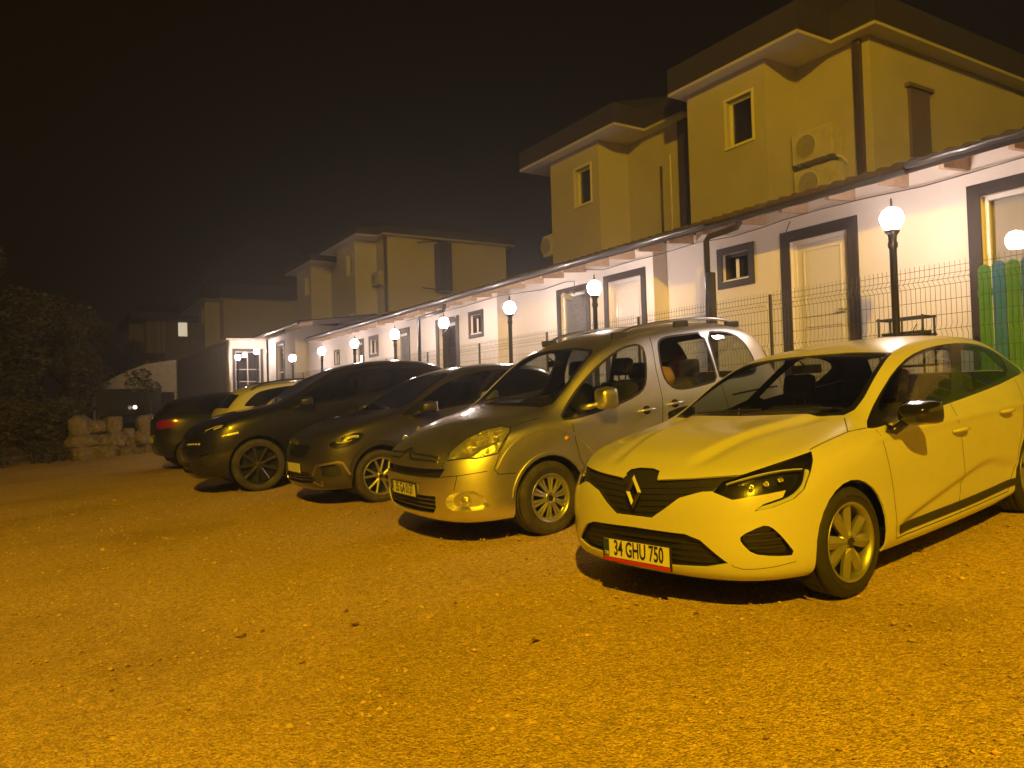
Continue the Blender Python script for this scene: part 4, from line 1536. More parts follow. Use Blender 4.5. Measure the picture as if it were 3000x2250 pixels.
def gravel_nodes(m):
    t = m.node_tree
    L = t.links
    p = t.nodes['Principled BSDF']
    co = [n for n in t.nodes if n.type == 'TEX_COORD'][0]
    base = p.inputs['Base Color'].links[0].from_socket
    hs = []
    for sc, w in ((52, .7), (115, .7), (230, .4)):
        v = t.nodes.new('ShaderNodeTexVoronoi')
        v.inputs['Scale'].default_value = sc
        v.inputs['Randomness'].default_value = 1
        L.new(co.outputs['Object'], v.inputs['Vector'])
        hs.append((v, w))
    # stones differ in colour
    sep = t.nodes.new('ShaderNodeSeparateColor')
    L.new(hs[1][0].outputs['Color'], sep.inputs[0])
    mr = t.nodes.new('ShaderNodeMapRange')
    mr.inputs['To Min'].default_value = .62
    mr.inputs['To Max'].default_value = 1.35
    L.new(sep.outputs[0], mr.inputs[0])
    mx = t.nodes.new('ShaderNodeVectorMath')
    mx.operation = 'SCALE'
    L.new(base, mx.inputs[0])
    L.new(mr.outputs[0], mx.inputs['Scale'])
    # sparse dark crumbs and leaf litter
    n = t.nodes.new('ShaderNodeTexNoise')
    n.inputs['Scale'].default_value = 7
    n.inputs['Detail'].default_value = 10
    n.inputs['Roughness'].default_value = .75
    L.new(co.outputs['Object'], n.inputs[0])
    r2 = t.nodes.new('ShaderNodeMapRange')
    r2.inputs['From Min'].default_value = .63
    r2.inputs['From Max'].default_value = .72
    L.new(n.outputs[0], r2.inputs[0])
    mm = t.nodes.new('ShaderNodeMix')
    mm.data_type = 'RGBA'
    L.new(r2.outputs[0], mm.inputs['Factor'])
    L.new(mx.outputs[0], mm.inputs['A'])
    mm.inputs['B'].default_value = (.06, .035, .018, 1)
    L.new(mm.outputs['Result'], p.inputs['Base Color'])
    prev = None
    for (v, w), dist in zip(hs, (.008, .007, .004)):
        b = t.nodes.new('ShaderNodeBump')
        b.invert = True
        b.inputs['Strength'].default_value = w
        b.inputs['Distance'].default_value = dist
        L.new(v.outputs['Distance'], b.inputs['Height'])
        if prev: L.new(prev.outputs[0], b.inputs['Normal'])
        prev = b
    L.new(prev.outputs[0], p.inputs['Normal'])


gravel_nodes(MT['gravel'])
MT['pebble'] = nmat('pebbles', (.54, .385, .18), .9, var=.45, scale=3, spec=.2)
MT['terrace'] = nmat('terrace_paving', (.3, .28, .26), .8, var=.15, scale=5, bump=.004, bscale=30)
MT['concrete'] = nmat('rough_concrete', (.25, .23, .2), .9, var=.25, scale=4, bump=.01, bscale=20)
MT['plaster'] = nmat('white_plaster', (.76, .72, .68), .85, var=.035, scale=1.6, bump=.003, bscale=55, dark=(.52, .48, .44), darkpos=(.58, .9), dscale=.8)
MT['plaster2'] = nmat('house_render', (.37, .35, .33), .9, var=.05, scale=.9, bump=.003, bscale=45, dark=(.30, .285, .265), darkpos=(.5, .8), dscale=.5)
MT['plaster3'] = nmat('haze_lightened_render', (.46, .445, .43), .9, var=.06, scale=.9, bump=.003, bscale=45, dark=(.48, .42, .36), darkpos=(.5, .8), dscale=.5)  # paler render copy, the far houses' hazy brightness put into the colour
MT['soffit'] = nmat('soffit_paint', (.58, .565, .54), .8, var=.04)
MT['roof_dark'] = nmat('dark_roof', (.022, .017, .013), .8, var=.2, scale=3, bump=.01, bscale=14)
MT['frame'] = nmat('dark_brown_frame', (.035, .026, .022), .6, var=.12, scale=8, bump=.002, bscale=30)
MT['brownpipe'] = nmat('brown_pipe', (.045, .03, .022), .5, var=.15)
MT['tile'] = nmat('brown_roof_tile', (.075, .055, .045), .8, var=.3, scale=6, bump=.004, bscale=30)
MT['gutter'] = nmat('dark_gutter', (.035, .032, .03), .35, var=.1, coat=.3)
MT['wood'] = nmat('orange_rafter_wood', (.50, .37, .25), .6, var=.15, scale=12)
MT['deck'] = nmat('white_soffit_board', (.62, .55, .50), .7, var=.05)
MT['door'] = nmat('white_door', (.66, .63, .60), .45, var=.03, coat=.2)
MT['doorgrey'] = nmat('grey_blind', (.36, .36, .38), .6, var=.05)
MT['upvc'] = nmat('white_window_frame', (.72, .70, .67), .4)
MT['darkroom'] = nmat('unlit_room', (.02, .018, .016), .9)
MT['pane'] = glassmat('window_pane', (.85, .85, .85), refl=1)
MT['wire'] = nmat('fence_wire', (.11, .105, .095), .5, .3)
MT['black_iron'] = nmat('black_iron', (.02, .02, .02), .45, .2, var=.1)
MT['green'] = nmat('green_picket_paint', (.11, .33, .09), .55, var=.12, scale=6, bump=.001, bscale=40)
MT['bluep'] = nmat('blue_picket_paint', (.06, .24, .62), .55, var=.12, scale=6, bump=.001, bscale=40)
MT['ac'] = nmat('air_conditioner_shell', (.42, .40, .36), .5, var=.06, dark=(.22, .19, .15), darkpos=(.5, .85), dscale=5)
MT['fan'] = nmat('fan_grey', (.20, .185, .16), .7, var=.2, scale=9)  # mottled grey of the flat disc behind the fan rings
MT['shutter'] = nmat('recess_brown', (.10, .075, .055), .8, var=.1)  # brown carrying the dark of a window recess
MT['lit'] = nmat('lit_room', (.8, .75, .6), .8, emit=(1, .88, .62), estr=.75)
MT['rock'] = nmat('rock_wall', (.22, .18, .12), .95, var=.4, scale=5, dark=(.08, .06, .04), darkpos=(.5, .65), dscale=4, bump=.05, bscale=6)
MT['leaf'] = nmat('dark_foliage', (.05, .055, .018), .6, var=.5, scale=1.3)
MT['leaf2'] = nmat('olive_foliage', (.065, .06, .022), .6, var=.5, scale=1.3)
MT['bark'] = nmat('bark', (.06, .045, .03), .9, var=.3, bump=.01)
MT['litter'] = nmat('dead_leaf', (.19, .11, .045), .8, var=.3)


# ------------------------------------------------------------------ ground
def gz(x, y=0):
    if x < -12: return -12 * G
    if x < 7.5: return x * G
    return 7.5 * G


def ground():
    xs = [-60, -30, -12, -8, -4, -2] + [x * .5 for x in range(-2, 16)] + [9, 12, 30, 60]
    xs = sorted(set(xs))
    ys = [-40, -12, -4] + [y * .6 for y in range(-3, 60)] + [40, 50, 70, 100]
    bm = bmesh.new()
    rnd = random.Random(3)
    V = [[bm.verts.new((x, y, gz(x) + (rnd.uniform(-.012, .012) if -6 < x < 7 and -2 < y < 36 else 0))) for y in ys] for x in xs]
    for i in range(len(xs) - 1):
        for j in range(len(ys) - 1):
            bm.faces.new((V[i][j], V[i + 1][j], V[i + 1][j + 1], V[i][j + 1])).smooth = True
    me = bpy.data.meshes.new('ground')
    bm.to_mesh(me)
    me.materials.append(MT['gravel'])
    o = bpy.data.objects.new('ground', me)
    link(o)
    tag(o, 'orange lit gravel of the parking lot', kind='structure')
    # loose stones near the camera
    m = bmesh.new()
    rnd = random.Random(11)
    for k in range(9000):
        d = rnd.uniform(0, 1) ** .65 * 13 + 1.6
        a = YAW + rnd.uniform(-.72, .72)
        x, y = d * math.sin(a), d * math.cos(a)
        if x > 7.3: continue
        r = rnd.choice((.006, .008, .010, .012, .016)) * rnd.uniform(.7, 1.3)
        if rnd.random() < .012: r *= 1.8
        c = Vector((x, y, gz(x) + r * .25))
        q = Matrix.Rotation(rnd.uniform(0, 6.28), 3, 'Z') @ Matrix.Rotation(rnd.uniform(-.5, .5), 3, 'X')
        pts = [Vector((sx_, sy_, sz_)) for sx_, sy_, sz_ in ((1, 0, 0), (.3, .9, 0), (-.8, .5, .1), (-.8, -.6, 0), (.4, -.8, .1), (0, 0, .7), (0, 0, -.6))]
        vs = [m.verts.new(c + (q @ (p * r * rnd.uniform(.7, 1.2)))) for p in pts]
        for i in range(5):
            m.faces.new((vs[i], vs[(i + 1) % 5], vs[5]))
            m.faces.new((vs[(i + 1) % 5], vs[i], vs[6]))
    me = bpy.data.meshes.new('loose_pebbles')
    m.to_mesh(me)
    m.free()
    me.materials.append(MT['pebble'])
    o = bpy.data.objects.new('loose_pebbles', me)
    link(o)
    tag(o, 'small loose pebbles scattered over the lot', 'pebbles', kind='stuff')


ground()

# dead leaves lying on the gravel (they can be told apart in the foreground)
LEAVES = [((3.02, 2.62), .075, 'dead leaf on the gravel just below the white hatchback number plate'),
          ((5.0, 2.5), .11, 'dark twisted leaf on the gravel beside the sill of the white hatchback')]


def leaf(i, x, y, s, rot, label):
    m = MB()
    rows = []
    n = 7
    for k in range(n):
        t = k / (n - 1)
        w = .32 * math.sin(math.pi * min(1, t * .92 + .04)) * s
        z = .10 * s * math.sin(t * 5 + i)
        rows.append([m.bm.verts.new(((t - .5) * s, -w, z + .16 * s)), m.bm.verts.new(((t - .5) * s, 0, z + .03 * s)), m.bm.verts.new(((t - .5) * s, w, z + .2 * s))])
    for a, b in zip(rows, rows[1:]):
        for k in (0, 1): m.bm.faces.new((a[k], b[k], b[k + 1], a[k + 1]))
    m.tube([(-.5 * s, 0, .03 * s), (-.75 * s, .04 * s, .06 * s)], .03 * s, n=4)
    o = m.build('dead_leaf', MT['litter'])
    o.location = (x, y, gz(x) + .004)
    o.rotation_euler = (0, 0, rot)
    tag(o, label, 'leaf', 'dead leaves on the gravel')


def pxg(u, v):
    """ground point seen at photo pixel (used to take positions off the photograph once)"""
    d = _F + _R2 * ((u - 1500) / 2254.4) - _U2 * ((v - 1125) / 2254.4)
    t = -1.421 / (d.z - G * d.x)
    return d.x * t, d.y * t


for i, (u, v, s, rot, lb) in enumerate([
        (2041, 1801, .065, .4, 'dead leaf on the gravel straight below the white hatchback number plate'),
        (2695, 1617, .11, 1.2, 'dark curled leaf on the gravel under the door of the white hatchback'),
        (1040, 1832, .09, .2, 'larger dead leaf in the middle of the open gravel'),
        (708, 1868, .10, .1, 'dead leaf left of the larger one in the open gravel'),
        (770, 1853, .06, .9, 'tiny dead leaf close beside another in the open gravel'),
        (1015, 1793, .06, .5, 'small dead leaf just beyond the larger one in the middle'),
        (1570, 1882, .10, .3, 'pale brown leaf on the gravel in front of the silver van'),
        (550, 2085, .08, 1.4, 'leaf standing on edge in the bottom left gravel'),
        (327, 2027, .05, .7, 'leftmost small leaf in the bottom left gravel'),
        (885, 1946, .06, .2, 'thin leaf left of centre in the near gravel'),
        (1335, 1440 + 330, .05, .6, 'tiny leaf on the gravel straight ahead of the silver van plate')]):
    x, y = pxg(u, v)
    leaf(i, x, y, s * .6, rot, lb)


# ------------------------------------------------------------------ walls with openings
def wallX(m, x, y0, y1, z0, z1, holes=(), depth=.14, mi=0):
    """wall in the plane x seen from -x; holes = (ya, yb, za, zb)"""
    ys = sorted({y0, y1} | {h[0] for h in holes} | {h[1] for h in holes})
    zs = sorted({z0, z1} | {h[2] for h in holes} | {h[3] for h in holes})
    for a, b in zip(ys, ys[1:]):
        for c, d in zip(zs, zs[1:]):
            my, mz = (a + b) / 2, (c + d) / 2
            if any(h[0] < my < h[1] and h[2] < mz < h[3] for h in holes): continue
            m.face([(x, b, c), (x, a, c), (x, a, d), (x, b, d)], mi)
    for (a, b, c, d) in holes:
        X = x + depth
        m.face([(x, a, c), (X, a, c), (X, a, d), (x, a, d)], mi)
        m.face([(X, b, c), (x, b, c), (x, b, d), (X, b, d)], mi)
        m.face([(x, a, d), (X, a, d), (X, b, d), (x, b, d)], mi)
        m.face([(x, b, c), (X, b, c), (X, a, c), (x, a, c)], mi)


def wallY(m, y, x0, x1, z0, z1, holes=(), depth=.14, mi=0):
    xs = sorted({x0, x1} | {h[0] for h in holes} | {h[1] for h in holes})
    zs = sorted({z0, z1} | {h[2] for h in holes} | {h[3] for h in holes})
    for a, b in zip(xs, xs[1:]):
        for c, d in zip(zs, zs[1:]):
            mx, mz = (a + b) / 2, (c + d) / 2
            if any(h[0] < mx < h[1] and h[2] < mz < h[3] for h in holes): continue
            m.face([(a, y, c), (b, y, c), (b, y, d), (a, y, d)], mi)
    for (a, b, c, d) in holes:
        Y = y + depth
        m.face([(a, y, c), (a, Y, c), (a, Y, d), (a, y, d)], mi)
        m.face([(b, Y, c), (b, y, c), (b, y, d), (b, Y, d)], mi)
        m.face([(a, y, d), (a, Y, d), (b, Y, d), (b, y, d)], mi)
        m.face([(b, y, c), (b, Y, c), (a, Y, c), (a, y, c)], mi)


def surround(root, x, y0, y1, z0, z1, w=.14, name='door_surround', sill=False, mat='frame', w2=None):
    """dark painted band round an opening; y0<y1 outer, proud of the wall"""
    m = MB()
    a, b = x - .022, x + .004
    w2 = w2 or w
    m.box((a, y0, z0), (b, y0 + w, z1))
    m.box((a, y1 - w, z0), (b, y1, z1))
    m.box((a, y0 + w, z1 - w), (b, y1 - w, z1))
    if sill: m.box((a, y0 + w, z0), (b, y1 - w, z0 + w))
    return m.build(name, MT[mat], root)


def opening_fill(root, x, y0, y1, z0, z1, kind):
    """what stands in an opening; the opening itself is y0..y1, z0..z1"""
    d = .09
    X = x + d
    name = 'window' if kind in ('window', 'small', 'big', 'grid') else 'door'
    f = MB()
    t = .055
    f.box((X - .03, y0, z0), (X + .03, y0 + t, z1), bev=.004)
    f.box((X - .03, y1 - t, z0), (X + .03, y1, z1), bev=.004)
    f.box((X - .03, y0 + t, z1 - t), (X + .03, y1 - t, z1), bev=.004)
    if name == 'window': f.box((X - .03, y0 + t, z0), (X + .03, y1 - t, z0 + t), bev=.004)
    if kind in ('glass',):
        ym = lerp(y0, y1, .5)
        f.box((X - .02, y0 + t, lerp(z0, z1, .42)), (X + .02, y1 - t, lerp(z0, z1, .42) + .05))
    if kind == 'grid':
        for q in (.33, .66): f.box((X - .02, lerp(y0, y1, q) - .02, z0 + t), (X + .02, lerp(y0, y1, q) + .02, z1 - t))
        for q in (.35, .68): f.box((X - .018, y0 + t, lerp(z0, z1, q) - .02), (X + .018, y1 - t, lerp(z0, z1, q) + .02))
    if kind == 'small':
        q = MB()
        q.box((X - .06, lerp(y0, y1, .5) - .02, z0 + .04), (X - .032, lerp(y0, y1, .5) + .02, z1 - .10))
        q.box((X - .10, y0 + .0, z0 - .004), (X - .032, y1, z0 + .022))
    fr = f.build(name, MT['frame' if kind == 'small' else 'upvc'], root)
    if kind == 'small': q.build('open_sash', MT['upvc'], fr)
    if kind == 'door' or kind == 'shutdoor':
        p = MB()
        p.box((X - .012, y0 + t, z0), (X + .012, y1 - t, z1 - t))
        p.build('door_leaf', MT['door'], fr)
        q = MB()
        for za, zb in ((.08, .42), (.48, .93)):
            A, B = lerp(z0, z1, za), lerp(z0, z1, zb)
            yy0, yy1 = y0 + t + .10, y1 - t - .10
            for (c0, c1) in (((yy0, A), (yy0 + .02, B)), ((yy1 - .02, A), (yy1, B)), ((yy0 + .02, A), (yy1 - .02, A + .02)), ((yy0 + .02, B - .02), (yy1 - .02, B))):
                q.box((X - .026, c0[0], c0[1]), (X - .0125, c1[0], c1[1]))
        q.build('door_moulding', MT['door'], fr)
        MB().tube([(X - .012, y0 + .10, z0 + 1.03), (X - .07, y0 + .10, z0 + 1.03), (X - .07, y0 + .22, z0 + 1.03)], .012).build('door_handle', MT['chrome'], fr)
    elif kind == 'blind':
        MB().box((X + .008, y0 + t, z0), (X + .02, y1 - t, z1 - t)).build('door_blind', MT['doorgrey'], fr)
        MB().box((X - .004, y0 + t, z0), (X + .001, y1 - t, z1 - t)).build('door_glass', MT['pane'], fr)
        MB().tube([(X - .012, y0 + .10, z0 + 1.03), (X - .07, y0 + .10, z0 + 1.03), (X - .07, y0 + .22, z0 + 1.03)], .012).build('door_handle', MT['chrome'], fr)
    else:
        MB().box((X - .004, y0 + t, z0 + (t if name == 'window' else 0)), (X + .002, y1 - t, z1 - t)).build('pane', MT['pane'], fr)
        q = MB()
        if kind == 'big':
            q.box((X + .05, y0, z0), (X + .06, y1, z1)).build('blind', MT['door'], fr)
        else:
            q.box((X + .25, y0 - .1, z0 - .1), (X + .26, y1 + .1, z1 + .1))
            q.box((X + .03, y0 - .02, z0 - .02), (X + .25, y0, z1 + .02))
            q.box((X + .03, y1, z0 - .02), (X + .25, y1 + .02, z1 + .02))
            q.box((X + .03, y0, z1), (X + .25, y1, z1 + .02))
            q.build('room', MT['darkroom'], fr)
    return fr


def tiled_roof(root, x0, x1, y0, y1, z0, z1, pitch=.2, name='roof'):
    bm = bmesh.new()
    ny = int((y1 - y0) / pitch * 8)
    cols = 9
    rows = []
    for j in range(ny + 1):
        y = lerp(y0, y1, j / ny)
        wv = .05 * abs(math.sin(math.pi * (y - y0) / pitch)) ** .8
        r = []
        for i in range(cols * 2):
            t = (i // 2 + (i % 2)) / cols
            st = .018 if i % 2 == 0 else 0
            r.append(bm.verts.new((lerp(x0, x1, t), y, lerp(z0, z1, t) + wv + (st if i % 2 == 0 else .0))))
        rows.append(r)
    for a, b in zip(rows, rows[1:]):
        for i in range(len(a) - 1):
            bm.faces.new((a[i], a[i + 1], b[i + 1], b[i])).smooth = True
    # the thickness of the tiles at the eave
    lo = [bm.verts.new((x0, r[0].co.y, z0 - .012)) for r in rows]
    for k in range(len(rows) - 1):
        bm.faces.new((rows[k][0], rows[k + 1][0], lo[k + 1], lo[k]))
    return finish(bm, name, MT['tile'], root)


def gutter(root, x, y0, y1, z, r=.055):
    bm = bmesh.new()
    prof = [(r * math.cos(R(a)), r * math.sin(R(a))) for a in range(180, 361, 20)] + [(r + .008, .004)]
    prof = [(-r - .008, .004)] + prof
    n = 30
    rows = [[bm.verts.new((x + p[0], lerp(y0, y1, k / n), z + p[1] + .004 * math.sin(k * 1.3))) for p in prof] for k in range(n + 1)]
    for a, b in zip(rows, rows[1:]):
        for i in range(len(a) - 1): bm.faces.new((a[i], b[i], b[i + 1], a[i + 1]))
    bm.faces.new(rows[0])
    bm.faces.new(rows[-1][::-1])
    m = MB()
    m.bm.free()
    m.bm = bm
    y = y0 + .3
    while y < y1:
        m.tube([(x + .06, y, z + .02), (x - r - .01, y, z + .02)], .006, n=4)
        y += .9
    return m.build('gutter', MT['gutter'], root)


def downpipe(root, x, y, z1, z0, yel, wall=9.0, box=True):
    m = MB()
    m.tube([(x, yel, z1 + .13), (x, yel, z1 + .03), (x, yel + .05, z1 - .02), (x, y - .06, z1 - .05), (x, y, z1 - .10), (x, y, z0)], .045, n=10)
    if box: m.box((x - .05, y - .115, z0), (x + .05, y - .03, z0 + 1.75), bev=.006)
    return m.build('downpipe', MT['gutter'], root)


TZ = 1.50      # terrace level behind the fence


def annex():
    root = empty('terrace_building', (9, 15, TZ))
    inv = root.matrix_world.inverted()
    tag(root, 'long low white terrace building with brown tiled eave, dark framed doors and lit front', 'building')
    root.location = (0, 0, 0)
    X = 9.0
    zt = 4.12
    D = [(5.99, 7.19, 3.71, 'shutdoor', .15), (10.03, 11.18, 3.72, 'blind2', .12), (11.62, 12.70, 3.68, 'blind', .12), (16.96, 18.25, 3.67, 'glass', .16), (19.93, 21.02, 3.67, 'blind', .15), (23.5, 24.45, 3.66, 'glass', .12)]
    Wn = [(7.67, 8.38, 3.08, 3.70, .1), (15.72, 16.44, 3.02, 3.67, .09), (22.28, 23.05, 3.0, 3.67, .09), (25.84, 26.40, 2.95, 3.48, .05)]
    big = (2.3, 4.62, TZ, 3.72, .14)
    holes = [(a + w, b - w, TZ, t - w) for a, b, t, k, w in D] + [(a + w, b - w, c + w, d - w) for a, b, c, d, w in Wn] + [(big[0] + .14, big[1] - .14, TZ + .1, big[3] - .14)]
    m = MB()
    rec = [(8.82, 9.84), (14.06, 15.08)]
    segs = [(-9.0, 8.82), (9.84, 14.06), (15.08, 29.4)]
    for a, b in segs:
        wallX(m, X, a, b, TZ, zt, [h for h in holes if a <= h[0] and h[1] <= b])
    for a, b in rec:
        wallX(m, X + .32, a, b, TZ, zt)
        wallY(m, b, X, X + .32, TZ, zt)
        m.face([(X + .32, a, TZ), (X, a, TZ), (X, a, zt), (X + .32, a, zt)])
    m.face([(X, 29.4, TZ), (12, 29.4, TZ), (12, 29.4, zt), (X, 29.4, zt)])
    m.face([(12, -9, TZ), (X, -9, TZ), (X, -9, zt), (12, -9, zt)])
    m.build('wall', MT['plaster'], root)
    for a, b, t, k, w in D:
        surround(root, X, a, b, TZ, t, w)
        opening_fill(root, X, a + w, b - w, TZ + .005, t - w, {'blind2': 'door'}.get(k, 'door' if k == 'shutdoor' else k))
    for k, (a, b, c, d, w) in enumerate(Wn):
        surround(root, X, a, b, c, d, w, 'window_surround', True, mat='frame')
        opening_fill(root, X, a + w, b - w, c + w, d - w, 'small')
    surround(root, X, big[0], big[1], TZ, big[3], .14)
    opening_fill(root, X, big[0] + .14, big[1] - .14, TZ + .1, big[3] - .14, 'big')
    # a narrow glazed light between the two doors in the middle
    # roof
    tiled_roof(root, 8.43, 11.6, -9.2, 27.9, 3.985, 4.72)
    dk = MB()
    dk.face([(8.46, 27.85, 3.955), (8.46, -9.2, 3.955), (9.0, -9.2, 4.08), (9.0, 27.85, 4.08)])
    dk.build('soffit', MT['deck'], root)
    MB().box((8.435, -9.2, 3.90), (8.46, 27.9, 3.975)).build('fascia', MT['frame'], root)
    y = 27.6
    ys = []
    k = 3.89 - .715 * 6
    while k < 27.7:
        ys.append(k)
        k += .715
    for y in ys:
        m = MB()
        m.prism([(8.462, 3.95), (8.462, 3.86), (9.0, 3.90), (9.0, 4.075)], 'y', y - .03, y + .03)
        m.build('rafter', MT['wood'], root)
    gutter(root, 8.375, 8.0, 27.85, 3.965)
    gutter(root, 8.375, 2.0, 4.95, 3.985)
    gutter(root, 8.375, 4.95, 8.0, 3.915, r=.045)
    downpipe(root, 8.42, 8.05, 3.83, TZ, 7.42)
    downpipe(root, 8.42, 18.07, 3.74, TZ, 16.6, box=False)
    # end of the roof: gable board
    MB().prism([(8.43, 3.90), (8.43, 3.98), (11.6, 4.72), (11.6, 4.62)], 'y', 27.9, 27.95).build('gable_board', MT['frame'], root)
    # wires clipped under the eave
    c = MB()
    c.tube([(8.9, y, z) for y, z in ((2.0, 3.88), (3.97, 3.86), (5.06, 3.83), (5.82, 3.87), (6.49, 3.88), (7.04, 3.87), (7.45, 3.84), (7.96, 3.82), (8.71, 3.87), (9.64, 3.84), (10.23, 3.85), (11.09, 3.83), (11.6, 3.92))], .007, n=5)
    c.build('cable', MT['gutter'], root)
    c = MB()
    c.tube([(8.93, y, z) for y, z in ((12.02, 3.5), (12.0, 3.76), (12.31, 3.79), (13.13, 3.75), (13.84, 3.80), (14.88, 3.86), (16.51, 3.83), (20, 3.84))], .007, n=5)
    c.build('cable', MT['gutter'], root)
    c = MB()
    c.tube([(8.95, 6.98, 3.84), (8.95, 7.06, 3.7), (8.95, 7.02, 3.6), (8.95, 6.9, 3.62)], .006, n=5)
    c.build('cable', MT['gutter'], root)
    m = MB()
    m.tube([(8.98, 12.05, 3.56), (8.86, 12.05, 3.54), (8.84, 12.05, 3.48)], .014)
    m.box((8.66, 12.0, 3.42), (8.90, 12.1, 3.5), bev=.02, rot=Matrix.Rotation(.3, 4, 'Y'))
    o = m.build('security_camera', MT['ac'])
    tag(o, 'small security camera hanging beside the grey blind door, under the eave', 'camera')


annex()


def annex2():
    root = empty('end_building', (0, 0, 0))
    tag(root, 'farther white low building with higher tiled eave and wide gridded glass door', 'building')
    z0 = 2.15
    m = MB()
    wallX(m, 9.0, 31.2, 35.8, z0, 4.86, [(32.87, 34.0, z0, 4.28)])
    wallY(m, 31.2, 9.0, 12.5, z0, 4.9)
    wallY(m, 35.8, 7.32, 9.0, z0, 4.62, [(7.62, 8.72, z0, 4.12)])
    wallX(m, 7.32, 35.8, 40, z0, 4.62)
    m.build('wall', MT['plaster'], root)
    surround(root, 9.0, 32.75, 34.13, z0, 4.40, .12)
    opening_fill(root, 9.0, 32.87, 34.01, z0, 4.28, 'glass')
    f = MB()
    y = 35.78
    for a, b, c, d in ((7.5, 7.62, z0, 4.24), (8.72, 8.84, z0, 4.24), (7.62, 8.72, 4.12, 4.24)):
        f.box((a, y - .02, c), (b, y + .01, d))
    f.build('door_surround', MT['frame'], root)
    f = MB()
    for q in (7.63, 8.15, 8.69): f.box((q, 35.84, z0), (q + .03, 35.88, 4.11))
    for z in (2.75, 3.3, 4.08): f.box((7.63, 35.842, z), (8.72, 35.878, z + .03))
    fr = f.build('glass_door', MT['upvc'], root)
    MB().box((7.63, 35.855, z0), (8.71, 35.86, 4.1)).build('pane', MT['pane'], fr)
    MB().box((7.5, 36.3, z0), (8.9, 36.31, 4.2)).build('room', MT['darkroom'], fr)
    tiled_roof(root, 8.45, 12.6, 28.7, 35.3, 4.72, 5.25)
    MB().box((8.45, 28.7, 4.64), (8.475, 35.3, 4.71)).build('fascia', MT['frame'], root)
    dk = MB()
    dk.face([(8.47, 35.3, 4.70), (8.47, 28.7, 4.70), (9.0, 28.7, 4.80), (9.0, 35.3, 4.80)])
    dk.face([(9.0, 31.2, 4.80), (9.0, 28.7, 4.80), (12.6, 28.7, 5.2), (12.6, 31.2, 5.2)])
    dk.build('soffit', MT['deck'], root)
    y = 28.9
    while y < 35.2:
        MB().prism([(8.48, 4.68), (8.48, 4.59), (9.0, 4.64), (9.0, 4.79)], 'y', y - .03, y + .03).build('rafter', MT['wood'], root)
        y += .715
    gutter(root, 8.40, 28.7, 35.3, 4.69)
    downpipe(root, 8.5, 33.65, 4.55, z0, 31.0, box=False)
    MB().box((7.2, 35.6, 4.62), (9.0, 40, 4.70)).build('flat_roof', MT['deck'], root)
    m = MB()
    m.tube([(7.35, 35.72, z0), (7.35, 35.72, 4.62)], .05, n=8)
    m.build('corner_post', MT['deck'], root)


annex2()
w2_ = MB()
w2_.prism([(36.2, 1.6), (50, 1.6), (50, 4.62), (36.2, 4.58)], 'x', 7.30, 7.6)
o = w2_.build('side_wall', MT['concrete'])
tag(o, 'unlit grey wall running away left of the lit end building', 'wall')

# terrace slab and retaining wall
m = MB()
m.box((7.92, -10, -.2), (30, 29.2, TZ))
m.box((7.92, 29.2, -.2), (30, 60, 2.15))
o = m.build('terrace', MT['terrace'])
tag(o, kind='structure')
m = MB()
m.box((7.66, -10, -.2), (7.915, 29.0, TZ - .12), bev=.01)
o = m.build('retaining_wall', MT['concrete'])
tag(o, 'low concrete retaining wall behind the parked cars under the wire fence', 'wall')


# ------------------------------------------------------------------ lamps on the terrace
def garden_lamp():
    root = empty('garden_lamp', (0, 0, 0))
    m = MB()
    m.lathe([(.11, 0), (.11, .04), (.06, .07), (.055, .25), (.04, .30), (.037, 1.60), (.05, 1.62), (.05, 1.66), (.04, 1.68), (.045, 1.74), (.075, 1.78), (.075, 1.80)], n=16)
    m.build('post', MT['black_iron'], root)
    g = MB()
    g.lathe([(.05, 1.80), (.085, 1.83), (.108, 1.88), (.115, 1.925), (.108, 1.97), (.08, 2.015), (.04, 2.035), (0, 2.04)], n=24)
    g.build('globe', MT['globe'], root)
    MB().lathe([(.03, 2.035), (.012, 2.06), (.01, 2.13), (0, 2.15)], n=10).build('finial', MT['black_iron'], root)
    return root


def copy_tree(o, parent=None):
    c = o.copy()
    COL.objects.link(c)
    c.parent = parent
    for ch in list(o.children): copy_tree(ch, c)
    return c


LAMPS = [(8.4, 5.16, TZ, 'lit globe lamp nearest the camera, between the white door and the picket fence'),
         (8.4, 10.71, TZ, 'lit globe lamp standing between the grey blind door and the closed white door'),
         (8.4, 13.57, TZ, 'lit globe lamp in front of the wall recess, above the silver van bonnet'),
         (8.4, 16.46 + .15, TZ, 'lit globe lamp in front of the dark framed glass door'),
         (8.4, 19.59, TZ, 'lit globe lamp over the black sport utility, right of the second downpipe door'),
         (8.4, 22.74, TZ, 'lit globe lamp just left of the third small dark window'),
         (8.4, 25.96, TZ, 'lit globe lamp near the far end of the long terrace building'),
         (8.4, 29.51, TZ, 'lit globe lamp beyond the end of the long building, lowest in the row'),
         (8.30, 34.7, 2.12, 'lit globe lamp at the right side of the gridded glass door'),
         (7.50, 34.7, 1.86, 'lit globe lamp at the left side of the gridded glass door, farthest left')]
gl = garden_lamp()
for i, (x, y, z, lb) in enumerate(LAMPS):
    o = gl if i == 0 else copy_tree(gl)
    if x == 8.4:
        x, y, z = 7.78, y * 7.78 / 8.4, 1.347
    o.location = (x, y, z)
    tag(o, lb, 'lamp', 'lit globe lamps along the terrace')


